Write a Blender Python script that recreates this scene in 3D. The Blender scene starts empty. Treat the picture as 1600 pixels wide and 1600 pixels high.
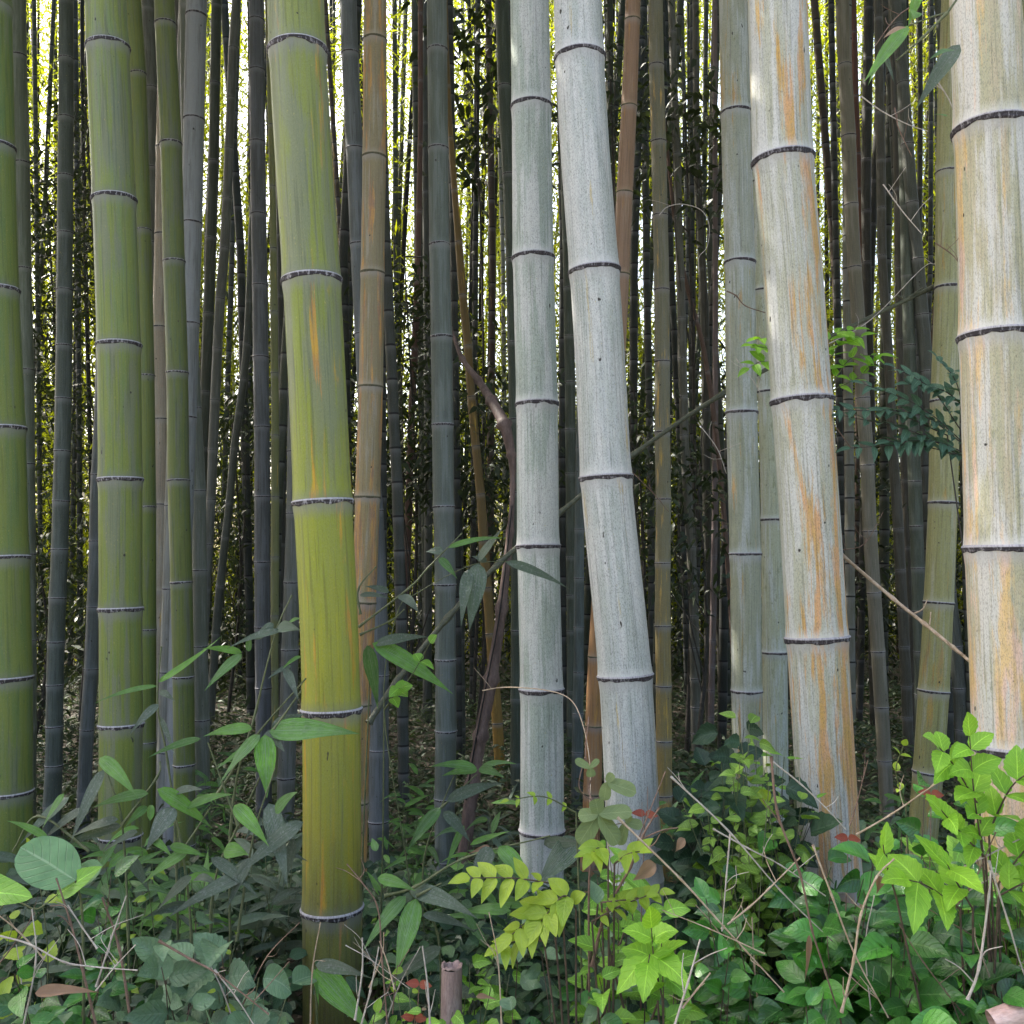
import bpy, math, random
import numpy as np
random.seed(7)
RS = np.random.RandomState(11)

# ------------------------------------------------------------------ camera, sky, sun, exposure
SC = bpy.context.scene
COL = SC.collection
F, HOR = 1500.0, 880.0                      # focal length and horizon of the 1600 px photograph
PITCH = math.atan((HOR - 800) / F)
CAMZ = 1.65
cam = bpy.data.cameras.new('camera')
cam_ob = bpy.data.objects.new('camera', cam)
COL.objects.link(cam_ob)
cam.sensor_fit = 'AUTO'
cam.angle = 2 * math.atan(800 / F)
cam.clip_start = 0.05
cam.clip_end = 500
cam_ob.location = (0, 0, CAMZ)
cam_ob.rotation_euler = (math.pi / 2 + PITCH, 0, 0)
SC.camera = cam_ob

SUN_EL, SUN_AZ = math.radians(50), math.radians(-55)     # azimuth measured from +Y towards +X
world = bpy.data.worlds.new('World')
SC.world = world
world.use_nodes = True
wn = world.node_tree
bg = wn.nodes['Background']
sky = wn.nodes.new('ShaderNodeTexSky')
sky.sky_type = 'NISHITA'
sky.sun_disc = False
sky.sun_elevation = SUN_EL
sky.sun_rotation = SUN_AZ
sky.dust_density = 6.0
sky.ozone_density = 0.0
wn.links.new(sky.outputs[0], bg.inputs[0])
bg.inputs[1].default_value = 0.15
sun = bpy.data.lights.new('sun', 'SUN')
sun.energy = 3.6
sun.angle = math.radians(0.5)
sun.color = (1, 0.95, 0.86)
sun_ob = bpy.data.objects.new('sun', sun)
COL.objects.link(sun_ob)
# light travels from (sin az, cos az) behind the grove towards the camera
sun_ob.rotation_euler = (math.pi / 2 - SUN_EL, 0, math.pi - SUN_AZ)
SC.view_settings.view_transform = 'Standard'
SC.view_settings.look = 'None'
SC.view_settings.gamma = 1
SC.view_settings.exposure = 2.42
SC.cycles.max_bounces = 8
SC.cycles.diffuse_bounces = 4
SC.cycles.use_denoising = True

# ------------------------------------------------------------------ helpers
def P(px, py, Y):
    vz = (800 - py) / F
    y = math.cos(PITCH) - math.sin(PITCH) * vz
    z = math.sin(PITCH) + math.cos(PITCH) * vz
    k = Y / y
    return np.array([(px - 800) / F * k, Y, CAMZ + z * k])

def smooth01(a, b, x):
    t = np.clip((np.asarray(x, float) - a) / (b - a), 0, 1)
    return t * t * (3 - 2 * t)

def ground_z(x, y):
    x = np.asarray(x, float); y = np.asarray(y, float)
    bank = 0.52 * smooth01(1.0, 1.6, y) * (1 - smooth01(2.3, 4.3, y))
    return bank + 0.035 * np.sin(x * 1.7 + y * .8) + 0.03 * np.sin(y * 2.1 - x * .9) + 0.10 * smooth01(8, 26, y) * np.sin(x * .35)

def tag(o, label=None, cat=None, group=None, kind=None):
    if label: o['label'] = label
    if cat: o['category'] = cat
    if group: o['group'] = group
    if kind: o['kind'] = kind
    return o

def empty(name, loc):
    o = bpy.data.objects.new(name, None)
    o.location = loc
    o.empty_display_size = 0.1
    COL.objects.link(o)
    return o

def build(name, V, Q, A, mat, parent=None, nd=None, smooth=True, sg=None, iid=None):
    V = np.asarray(V, np.float32)
    if parent is not None:
        V = V - np.array(parent.location, np.float32)
    me = bpy.data.meshes.new(name)
    me.vertices.add(len(V)); me.vertices.foreach_set('co', V.ravel())
    Q = np.asarray(Q, np.int32)
    me.loops.add(Q.size); me.loops.foreach_set('vertex_index', Q.ravel())
    me.polygons.add(len(Q))
    me.polygons.foreach_set('loop_start', np.arange(0, Q.size, 4, dtype=np.int32))
    me.polygons.foreach_set('loop_total', np.full(len(Q), 4, np.int32))
    me.update(calc_edges=True)
    if smooth:
        me.polygons.foreach_set('use_smooth', np.ones(len(Q), bool))
    at = me.attributes.new('la', 'FLOAT_VECTOR', 'POINT')
    at.data.foreach_set('vector', np.asarray(A, np.float32).ravel())
    if sg is not None:
        a3 = me.attributes.new('sg', 'FLOAT', 'POINT')
        a3.data.foreach_set('value', np.asarray(sg, np.float32).ravel())
    if iid is not None:
        a4 = me.attributes.new('iid', 'FLOAT', 'POINT')
        a4.data.foreach_set('value', np.asarray(iid, np.float32).ravel())
    if nd is not None:
        a2 = me.attributes.new('nd', 'FLOAT', 'POINT')
        a2.data.foreach_set('value', np.asarray(nd, np.float32).ravel())
    me.materials.append(mat)
    o = bpy.data.objects.new(name, me)
    COL.objects.link(o)
    if parent is not None: o.parent = parent
    return o

class Soup:
    """collects quads of one mesh"""
    def __init__(s): s.V, s.Q, s.A, s.n = [], [], [], 0
    def add(s, V, Q, A):
        s.V.append(np.asarray(V).reshape(-1, 3)); s.Q.append(np.asarray(Q).reshape(-1, 4) + s.n)
        s.A.append(np.asarray(A).reshape(-1, 3)); s.n += len(s.V[-1])
    def build(s, name, mat, parent=None, smooth=True):
        if not s.V: return None
        return build(name, np.concatenate(s.V), np.concatenate(s.Q), np.concatenate(s.A), mat, parent, smooth=smooth)

def catmull(pts, n):
    """smooth path through points, n samples a segment"""
    p = np.array(pts, float)
    if len(p) < 3:
        t = np.linspace(0, 1, n + 1)[:, None]
        return p[0] * (1 - t) + p[-1] * t
    q = np.vstack([2 * p[0] - p[1], p, 2 * p[-1] - p[-2]])
    out = []
    for i in range(1, len(q) - 2):
        for t in np.linspace(0, 1, n, endpoint=False):
            a, b, c, d = q[i - 1], q[i], q[i + 1], q[i + 2]
            out.append(.5 * ((2 * b) + (-a + c) * t + (2 * a - 5 * b + 4 * c - d) * t * t + (-a + 3 * b - 3 * c + d) * t ** 3))
    out.append(q[-2])
    return np.array(out)

def tube(S, path, r0, r1, sides=6, tone=0.5, knots=None):
    """a tapering twig; knots thickens it at regular joints (bamboo twigs)"""
    path = np.asarray(path, float)
    n = len(path)
    T = np.gradient(path, axis=0)
    T /= np.linalg.norm(T, axis=1)[:, None] + 1e-9
    ref = np.array([0.31, 0.9, 0.17])
    U = np.cross(T, ref); U /= np.linalg.norm(U, axis=1)[:, None] + 1e-9
    W = np.cross(T, U)
    r = np.interp(np.linspace(0, 1, n), np.linspace(0, 1, len(r0)), r0) if hasattr(r0, '__len__') else np.linspace(r0, r1, n)
    if knots:
        r = r * (1 + 0.45 * (np.arange(n) % knots == 0))
    th = np.arange(sides) / sides * 2 * math.pi
    V = path[:, None] + r[:, None, None] * (np.cos(th)[None, :, None] * U[:, None] + np.sin(th)[None, :, None] * W[:, None])
    L = np.concatenate([[0], np.cumsum(np.linalg.norm(np.diff(path, axis=0), axis=1))])
    A = np.zeros((n, sides, 3)); A[..., 0] = th[None] / 6.283; A[..., 1] = L[:, None]; A[..., 2] = tone
    i = np.arange(n - 1)[:, None] * sides; j = np.arange(sides)[None]; k = (j + 1) % sides
    Q = np.stack([i + j, i + k, i + sides + k, i + sides + j], -1)
    S.add(V, Q, A)

# leaf outlines: half width along the leaf
def prof(kind, t):
    if kind == 'lance':
        w = np.sin(math.pi * np.clip(t, 0, 1) ** 0.58) ** 1.05 * (1 - .2 * t)
    elif kind == 'ovate':
        w = np.sin(math.pi * t ** 0.72) ** 0.8 * (1 - .28 * t)
    elif kind == 'round':
        w = np.clip(1 - (2 * t - 1) ** 2, 0, 1) ** .5 * 1.0
    elif kind == 'toothed':
        w = np.sin(math.pi * t ** 0.70) ** 0.8 * (1 - .3 * t) * (1 + .13 * (np.arange(len(t)) % 2))
    elif kind == 'tail':
        w = np.sin(math.pi * np.clip(t * 1.18, 0, 1) ** 0.75) ** 0.8 + .10 * (1 - t) * (t > .5)
    elif kind == 'heart':
        w = np.clip((1 - t), 0, 1) ** .62 * np.clip(t * 9, 0, 1) ** .5
    elif kind == 'oblong':
        w = np.clip(1 - np.abs(2 * t - 1) ** 3.0, 0, 1) ** .6 * (.72 + .36 * t)
    w = np.maximum(w, .012)
    return w

def leaves(S, root, d, up, L, W, droop=0.15, fold=0.12, kind='ovate', tone=0.5, seg=6, ac=2, wave=0.0, twist=0.0):
    root = np.atleast_2d(np.asarray(root, float)); N = len(root)
    d = np.broadcast_to(np.asarray(d, float), (N, 3)).copy(); up = np.broadcast_to(np.asarray(up, float), (N, 3)).copy()
    d /= np.linalg.norm(d, axis=1)[:, None] + 1e-9
    up = up - (up * d).sum(1)[:, None] * d
    up /= np.linalg.norm(up, axis=1)[:, None] + 1e-9
    side = np.cross(d, up)
    b = lambda v: np.broadcast_to(np.asarray(v, float), (N,))
    L, W, droop, fold, tone, wave, twist = map(b, (L, W, droop, fold, tone, wave, twist))
    t = np.linspace(0, 1, seg + 1); u = np.linspace(-1, 1, ac + 1)
    w = prof(kind, t)
    down = np.array([0, 0, -1.0])
    # droop bends along "down" while keeping the length about right
    C = root[:, None] + d[:, None] * (L[:, None] * t * (1 - .35 * droop[:, None] * t))[..., None] + down * (L * droop)[:, None, None] * (t ** 2)[None, :, None]
    wid = (W / 2)[:, None] * w[None]
    ph = RS.rand(N) * 6.28
    tw = twist[:, None] * t[None]
    sd = side[:, None] * np.cos(tw)[..., None] + up[:, None] * np.sin(tw)[..., None]
    nu = up[:, None] * np.cos(tw)[..., None] - side[:, None] * np.sin(tw)[..., None]
    off = wid[..., None] * u[None, None]
    lift = np.abs(off) * fold[:, None, None] * 2 + (wave[:, None, None] * W[:, None, None] * np.sin(t[None, :, None] * 11 + ph[:, None, None] + u[None, None] * 1.3) * .5)
    V = C[:, :, None] + sd[:, :, None] * off[..., None] + nu[:, :, None] * lift[..., None]
    nT, nU = seg + 1, ac + 1
    A = np.zeros((N, nT, nU, 3)); A[..., 0] = u[None, None]; A[..., 1] = t[None, :, None]; A[..., 2] = tone[:, None, None]
    i = np.arange(seg)[:, None] * nU; j = np.arange(ac)[None]
    q = np.stack([i + j, i + j + 1, i + nU + j + 1, i + nU + j], -1).reshape(-1, 4)
    Q = q[None] + (np.arange(N) * nT * nU)[:, None, None]
    S.add(V, Q, A)

def rnd_dir(n, zlo=-.4, zhi=.6):
    a = RS.rand(n) * 6.283; z = RS.uniform(zlo, zhi, n); r = np.sqrt(1 - z * z)
    return np.stack([r * np.cos(a), r * np.sin(a), z], 1)

# ------------------------------------------------------------------ materials
def new_mat(name):
    m = bpy.data.materials.new(name); m.use_nodes = True
    nt = m.node_tree; nt.nodes.clear()
    return m, nt
class N:
    """short-hand for wiring nodes"""
    def __init__(s, nt): s.nt = nt
    def new(s, typ, **kw):
        n = s.nt.nodes.new(typ)
        for k, v in kw.items(): setattr(n, k, v)
        return n
    def put(s, sock, v):
        if hasattr(v, 'is_output') or isinstance(v, bpy.types.NodeSocket): s.nt.links.new(v, sock)
        elif isinstance(v, (tuple, list)) and len(v) == 3 and sock.type == 'RGBA': sock.default_value = (*v, 1)
        else: sock.default_value = v
    def attr(s, name): return s.new('ShaderNodeAttribute', attribute_name=name)
    def noise(s, vec, scale, detail=3, rough=.55, sc=(1, 1, 1), off=(0, 0, 0), dist=0):
        m = s.new('ShaderNodeMapping'); s.put(m.inputs['Vector'], vec)
        m.inputs['Scale'].default_value = sc; m.inputs['Location'].default_value = off
        n = s.new('ShaderNodeTexNoise'); s.put(n.inputs['Vector'], m.outputs[0])
        n.inputs['Scale'].default_value = scale; n.inputs['Detail'].default_value = detail
        n.inputs['Roughness'].default_value = rough; n.inputs['Distortion'].default_value = dist
        return n.outputs[0]
    def math(s, op, a, b=0.0, c=None, clamp=False):
        n = s.new('ShaderNodeMath', operation=op, use_clamp=clamp)
        s.put(n.inputs[0], a); s.put(n.inputs[1], b)
        if c is not None: s.put(n.inputs[2], c)
        return n.outputs[0]
    def rng(s, v, a, b, lo=0.0, hi=1.0, smooth=True):
        n = s.new('ShaderNodeMapRange', interpolation_type='SMOOTHSTEP' if smooth else 'LINEAR')
        for i, x in enumerate((v, a, b, lo, hi)): s.put(n.inputs[i], x)
        return n.outputs[0]
    def mix(s, f, a, b, mode='MIX'):
        n = s.new('ShaderNodeMix', data_type='RGBA', blend_type=mode)
        s.put(n.inputs[0], f); s.put(n.inputs[6], a); s.put(n.inputs[7], b)
        return n.outputs[2]
    def ramp(s, v, stops):
        n = s.new('ShaderNodeValToRGB'); s.put(n.inputs[0], v)
        e = n.color_ramp.elements
        while len(e) < len(stops): e.new(0.5)
        for el, (p, c) in zip(e, stops): el.position = p; el.color = (*c, 1)
        return n.outputs[0]

def srgb(r, g, b, k=1.0):
    f = lambda c: (c / 255 / 12.92) if c / 255 <= .04045 else ((c / 255 + .055) / 1.055) ** 2.4
    return (min(f(r) * k, .85), min(f(g) * k, .85), min(f(b) * k, .85))

def culm_mat(name, stops, alt, wax, wax_amt=.5, orange=None, or_amt=0.0, speck=.4, seed=0.0, rough=.5, inmat_ring=False, moss=0.0, spec=.18, streak_c=26.0, wax_z=None, or_z=None, or_side=None):
    """stops: [(height m, colour)] the culm's own colour from foot to top"""
    m, nt = new_mat(name); g = N(nt)
    cp0 = g.attr('la').outputs['Vector']
    iid = g.attr('iid').outputs['Fac']
    cmb = g.new('ShaderNodeCombineXYZ'); g.put(cmb.inputs[0], g.math('MULTIPLY', iid, 3.7)); g.put(cmb.inputs[1], g.math('MULTIPLY', iid, 1.9))
    vad = g.new('ShaderNodeVectorMath', operation='ADD'); g.put(vad.inputs[0], cp0); g.put(vad.inputs[1], cmb.outputs[0])
    cp = vad.outputs[0]
    na = g.attr('nd').outputs['Fac']
    sg = g.attr('sg').outputs['Fac']
    sep = g.new('ShaderNodeSeparateXYZ'); g.put(sep.inputs[0], cp0)
    z = sep.outputs[2]
    zj = g.math('ADD', z, g.math('MULTIPLY', g.noise(cp, 1, 2, sc=(22, 22, 4), off=(seed, 0, 0)), .5))
    if len(stops) > 1:
        h = [(min(max(s[0] + .25, 0), 6) / 6, s[1]) for s in stops]
        base = g.ramp(g.math('DIVIDE', zj, 6.0), h)
    else:
        base = stops[0][1]
    st = g.noise(cp, 1, 5, .62, sc=(streak_c * 2.6, streak_c * 2.6, 2.0), off=(seed, seed * .3, 0))
    st2 = g.noise(cp, 1, 6, .7, sc=(260, 260, 7), off=(seed, 3, 0))
    pa = g.noise(cp, 1, 4, .6, sc=(streak_c, streak_c, 3.2), off=(0, seed, 5))
    c = g.mix(g.rng(st, .38, .62), base, g.mix(.5, base, alt))
    c = g.mix(g.rng(st2, .3, .75, 0, .55), c, alt)
    bp_ = g.noise(cp, 1, 3, .6, sc=(30, 30, 7), off=(seed, 2, 9))
    c = g.mix(g.rng(bp_, .42, .62, 0, .7), c, g.mix(.35, alt, base))
    # waxy bloom in upright streaks
    wx = g.math('ADD', g.math('MULTIPLY', pa, .6), g.math('MULTIPLY', g.noise(cp, 1, 6, .7, sc=(streak_c * 3.2, streak_c * 3.2, 1.6), off=(9, seed, 0)), .4))
    lo = .62 - .30 * wax_amt
    wf = g.rng(wx, lo, lo + .10, 0, min(1, .35 + wax_amt * .6))
    if wax_z: wf = g.math('MULTIPLY', wf, g.rng(zj, wax_z[0] + .25, wax_z[1] + .25, .12, 1))
    c = g.mix(wf, c, wax)
    if orange and or_amt > 0:
        o1 = g.noise(cp, 1, 5, .65, sc=(streak_c * 1.1, streak_c * 1.1, 2.4), off=(seed, 7, 2), dist=.4)
        lo2 = .64 - .2 * or_amt
        if or_z: o1 = g.math('ADD', o1, g.rng(zj, or_z[0] + .25, or_z[1] + .25, or_z[2], 0))
        if or_side: o1 = g.math('ADD', o1, g.rng(sep.outputs[0], or_side[0], or_side[1], -or_side[2], 0))
        fr = g.rng(g.math('ADD', o1, g.math('MULTIPLY', g.math('SUBTRACT', st2, .5), .22)), lo2, lo2 + .09, 0, .82)
        if isinstance(orange[0], tuple):
            oc = g.mix(g.rng(g.noise(cp, 1, 3, sc=(60, 60, 9), off=(seed, 1, 1)), .4, .6), orange[0], orange[1])
        else: oc = orange
        c = g.mix(fr, c, oc)
    if moss:
        mo = g.noise(cp, 1, 5, .7, sc=(40, 40, 12), off=(2, seed, 1))
        c = g.mix(g.rng(mo, .66 - .2 * moss, .78 - .2 * moss, 0, .7), c, (.16, .17, .05))
    # fine mottling and tiny dark specks
    sp = g.noise(cp, 1, 2, .6, sc=(560, 560, 210), off=(seed, 0, 0))
    sp2 = g.noise(cp, 1, 3, .75, sc=(900, 900, 300), off=(seed, 0, 3))
    c = g.mix(g.math('MULTIPLY', g.rng(sp, .48, .66), speck), c, g.mix(.7, c, (.04, .045, .045)))
    mt = g.noise(cp, 1, 4, .7, sc=(150, 150, 60), off=(seed, 8, 1))
    c = g.mix(g.math('MULTIPLY', g.rng(mt, .46, .62), speck * .45), c, g.mix(.5, c, (.12, .13, .11)))
    c = g.mix(g.math('MULTIPLY', g.rng(sp2, .35, .65), .22 * speck + .05), c, g.mix(.6, c, (.75, .76, .74)))
    fk = g.noise(cp, 1, 2, .6, sc=(330, 330, 120), off=(seed, 6, 2))
    c = g.mix(g.rng(fk, .69, .74, 0, .55), c, (.46, .36, .10))
    sc_ = g.noise(cp, 1, 2, .5, sc=(120, 120, 210), off=(seed, 9, 2), dist=2.2)
    c = g.mix(g.rng(sc_, .71, .75, 0, .6), c, (.05, .04, .02))
    big = g.noise(cp, 1, 1, .5, sc=(60, 60, 36), off=(seed, 5, 5))
    c = g.mix(g.rng(big, .76, .80), c, (.04, .035, .03))
    fl = g.noise(cp, 1, 4, .6, sc=(190, 190, 3.5), off=(seed, 4, 4))
    c = g.mix(g.rng(fl, .52, .66, 0, .5), c, g.mix(.62, c, (.03, .03, .025)))
    c = g.mix(g.rng(g.noise(cp, 1, 4, .6, sc=(120, 120, 2.2), off=(4, seed, 4)), .56, .70, 0, .30), c, wax)
    # pale bloom hugging the nodes, grey smear just under them
    j = g.math('MULTIPLY', g.math('SUBTRACT', st2, .5), .03)
    above = g.math('MULTIPLY', g.rng(g.math('ADD', na, j), .0, .035, 1, 0), g.rng(sg, -.1, .1))
    c = g.mix(g.math('MULTIPLY', above, .45 + .25 * wax_amt), c, wax)
    below = g.math('MULTIPLY', g.rng(g.math('ADD', na, j), .045, .004, 0, 1), g.rng(sg, -.1, .1, 1, 0))
    c = g.mix(g.math('MULTIPLY', below, .62), c, g.mix(.6, wax, (.25, .24, .25)))
    if inmat_ring:
        ring = g.rng(na, .003, .0065, 1, 0)
        c = g.mix(g.math('MULTIPLY', ring, .9), c, (.018, .016, .016))
    bs = g.new('ShaderNodeBsdfPrincipled')
    g.put(bs.inputs['Base Color'], c)
    g.put(bs.inputs['Roughness'], g.rng(st, .3, .7, rough - .08, rough + .12))
    bs.inputs['Specular IOR Level'].default_value = spec
    b = g.new('ShaderNodeBump'); b.inputs['Strength'].default_value = .35; b.inputs['Distance'].default_value = .0012
    g.put(b.inputs['Height'], g.math('ADD', st2, g.math('MULTIPLY', sp, .6)))
    g.put(bs.inputs['Normal'], b.outputs[0])
    out = g.new('ShaderNodeOutputMaterial'); g.put(out.inputs[0], bs.outputs[0])
    return m

def ring_mat(name, dark=(.022, .016, .019), pale=(.36, .34, .35), pale_amt=.5):
    m, nt = new_mat(name); g = N(nt)
    la = g.attr('la').outputs['Vector']; nd = g.attr('nd').outputs['Fac']
    n1 = g.noise(la, 1, 5, .7, sc=(150, 150, 60)); n2 = g.noise(la, 1, 4, .7, sc=(300, 300, 60))
    c = g.mix(g.rng(n1, .50, .64, 0, pale_amt), dark, pale)
    c = g.mix(g.math('MULTIPLY', g.rng(nd, .0018, .0032), g.rng(n2, .3, .6, .45, .95)), c, pale)
    bs = g.new('ShaderNodeBsdfPrincipled'); g.put(bs.inputs['Base Color'], c); bs.inputs['Roughness'].default_value = .75
    b = g.new('ShaderNodeBump'); b.inputs['Strength'].default_value = .8; b.inputs['Distance'].default_value = .002
    g.put(b.inputs['Height'], n2); g.put(bs.inputs['Normal'], b.outputs[0])
    out = g.new('ShaderNodeOutputMaterial'); g.put(out.inputs[0], bs.outputs[0])
    return m

def leaf_mat(name, a, b, trans=.3, rough=.4, vein='side', vein_c=None, spec=.4, tr_gain=1.4, dry=None, dry_amt=0.0, dust=0.0):
    m, nt = new_mat(name); g = N(nt)
    la = g.attr('la').outputs['Vector']
    sep = g.new('ShaderNodeSeparateXYZ'); g.put(sep.inputs[0], la)
    u, v, tone = sep.outputs
    co = g.new('ShaderNodeNewGeometry').outputs['Position']
    n = g.noise(co, 45, 3); n2 = g.noise(co, 190, 4, .7)
    c = g.mix(tone, a, b)
    c = g.mix(g.rng(n, .35, .7, 0, .35), c, tuple(x * .62 for x in a))
    vc = vein_c or tuple(min(1, x * 2.0 + .04) for x in b)
    au = g.math('ABSOLUTE', u)
    bump_h = n2
    if vein == 'side':
        c = g.mix(g.rng(au, .025, .06, .5, 0), c, vc)
        ph = g.math('SINE', g.math('MULTIPLY', g.math('SUBTRACT', v, g.math('MULTIPLY', au, .30)), 44.0))
        line = g.rng(ph, .80, 1.0)
        c = g.mix(g.math('MULTIPLY', line, .20), c, vc)
        bump_h = g.math('ADD', g.math('MULTIPLY', line, -.8), g.math('MULTIPLY', n2, .7))
    elif vein == 'along':
        c = g.mix(g.rng(au, .03, .06, .7, 0), c, vc)
        ph = g.math('SINE', g.math('MULTIPLY', u, 42.0))
        c = g.mix(g.rng(ph, .2, 1.0, 0, .2), c, vc)
        c = g.mix(g.rng(g.math('SINE', g.math('ADD', g.math('MULTIPLY', u, 13.0), g.math('MULTIPLY', n, 9.0))), .1, .9, 0, .3), c, vc)
        bump_h = g.math('ADD', g.math('MULTIPLY', ph, .5), g.math('MULTIPLY', n2, .4))
    if dust:
        c = g.mix(g.rng(n2, .5, .72, 0, dust), c, (.42, .44, .46))
    if dry:
        c = g.mix(g.rng(g.math('ADD', v, g.math('MULTIPLY', n, .5)), 1.28 - dry_amt, 1.4 - dry_amt, 0, .8), c, dry)
    bs = g.new('ShaderNodeBsdfPrincipled'); g.put(bs.inputs['Base Color'], c)
    g.put(bs.inputs['Roughness'], g.rng(n2, .3, .7, rough * .75, rough * 1.25)); bs.inputs['Specular IOR Level'].default_value = spec
    bp = g.new('ShaderNodeBump'); bp.inputs['Strength'].default_value = .7; bp.inputs['Distance'].default_value = .0025
    g.put(bp.inputs['Height'], bump_h); g.put(bs.inputs['Normal'], bp.outputs[0])
    tr = g.new('ShaderNodeBsdfTranslucent')
    g.put(tr.inputs[0], g.mix(1.0, c, (tr_gain, tr_gain * .98, tr_gain * .45), 'MULTIPLY'))
    mx = g.new('ShaderNodeMixShader'); mx.inputs[0].default_value = trans
    g.put(mx.inputs[1], bs.outputs[0]); g.put(mx.inputs[2], tr.outputs[0])
    out = g.new('ShaderNodeOutputMaterial'); g.put(out.inputs[0], mx.outputs[0])
    return m

def plain_mat(name, a, b, scale=30, rough=.75, bump=.4, sc=(1, 1, 1)):
    m, nt = new_mat(name); g = N(nt)
    co = g.new('ShaderNodeNewGeometry').outputs['Position']
    n = g.noise(co, scale, 5, .65, sc=sc); n2 = g.noise(co, scale * 6, 4, .7, sc=sc)
    c = g.mix(g.rng(n, .35, .68), a, b)
    c = g.mix(g.rng(n2, .4, .7, 0, .4), c, tuple(x * .45 for x in a))
    bs = g.new('ShaderNodeBsdfPrincipled'); g.put(bs.inputs['Base Color'], c); bs.inputs['Roughness'].default_value = rough
    bp = g.new('ShaderNodeBump'); bp.inputs['Strength'].default_value = bump; bp.inputs['Distance'].default_value = .01
    g.put(bp.inputs['Height'], g.math('ADD', n, n2)); g.put(bs.inputs['Normal'], bp.outputs[0])
    out = g.new('ShaderNodeOutputMaterial'); g.put(out.inputs[0], bs.outputs[0])
    return m

# ------------------------------------------------------------------ the setting: ground and path
soil = plain_mat('soil', (.050, .040, .028), (.105, .082, .055), 7)
xs = np.concatenate([np.linspace(-60, -9, 14)[:-1], np.linspace(-9, 9, 91), np.linspace(9, 60, 14)[1:]])
ys = np.concatenate([np.linspace(.9, 9, 82), np.linspace(9, 90, 40)[1:]])
GX, GY = np.meshgrid(xs, ys)
GZ = ground_z(GX, GY) + RS.normal(0, .006, GX.shape)
nx = len(xs)
V = np.stack([GX, GY, GZ], -1).reshape(-1, 3)
i = (np.arange(len(ys) - 1)[:, None] * nx + np.arange(nx - 1)[None])
Qg = np.stack([i, i + 1, i + nx + 1, i + nx], -1).reshape(-1, 4)
tag(build('ground', V, Qg, np.zeros_like(V), soil), kind='structure')
gravel = plain_mat('gravel_path', (.20, .19, .17), (.34, .32, .29), 60, .9, .6)  # unseen ground behind the camera, pale to bounce light
V = np.array([[-60, -40, 0.0], [60, -40, 0.0], [60, .95, .0], [-60, .95, .0]])
tag(build('path', V, [[0, 1, 2, 3]], np.zeros((4, 3)), gravel, smooth=False), kind='structure')

# ------------------------------------------------------------------ bamboo culms
RING = ring_mat('node_scar')
RINGL = ring_mat('node_scar_light', pale_amt=.85)
RINGG = ring_mat('node_line_tan', dark=(.06, .055, .03), pale=(.24, .2, .12), pale_amt=.4)

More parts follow.
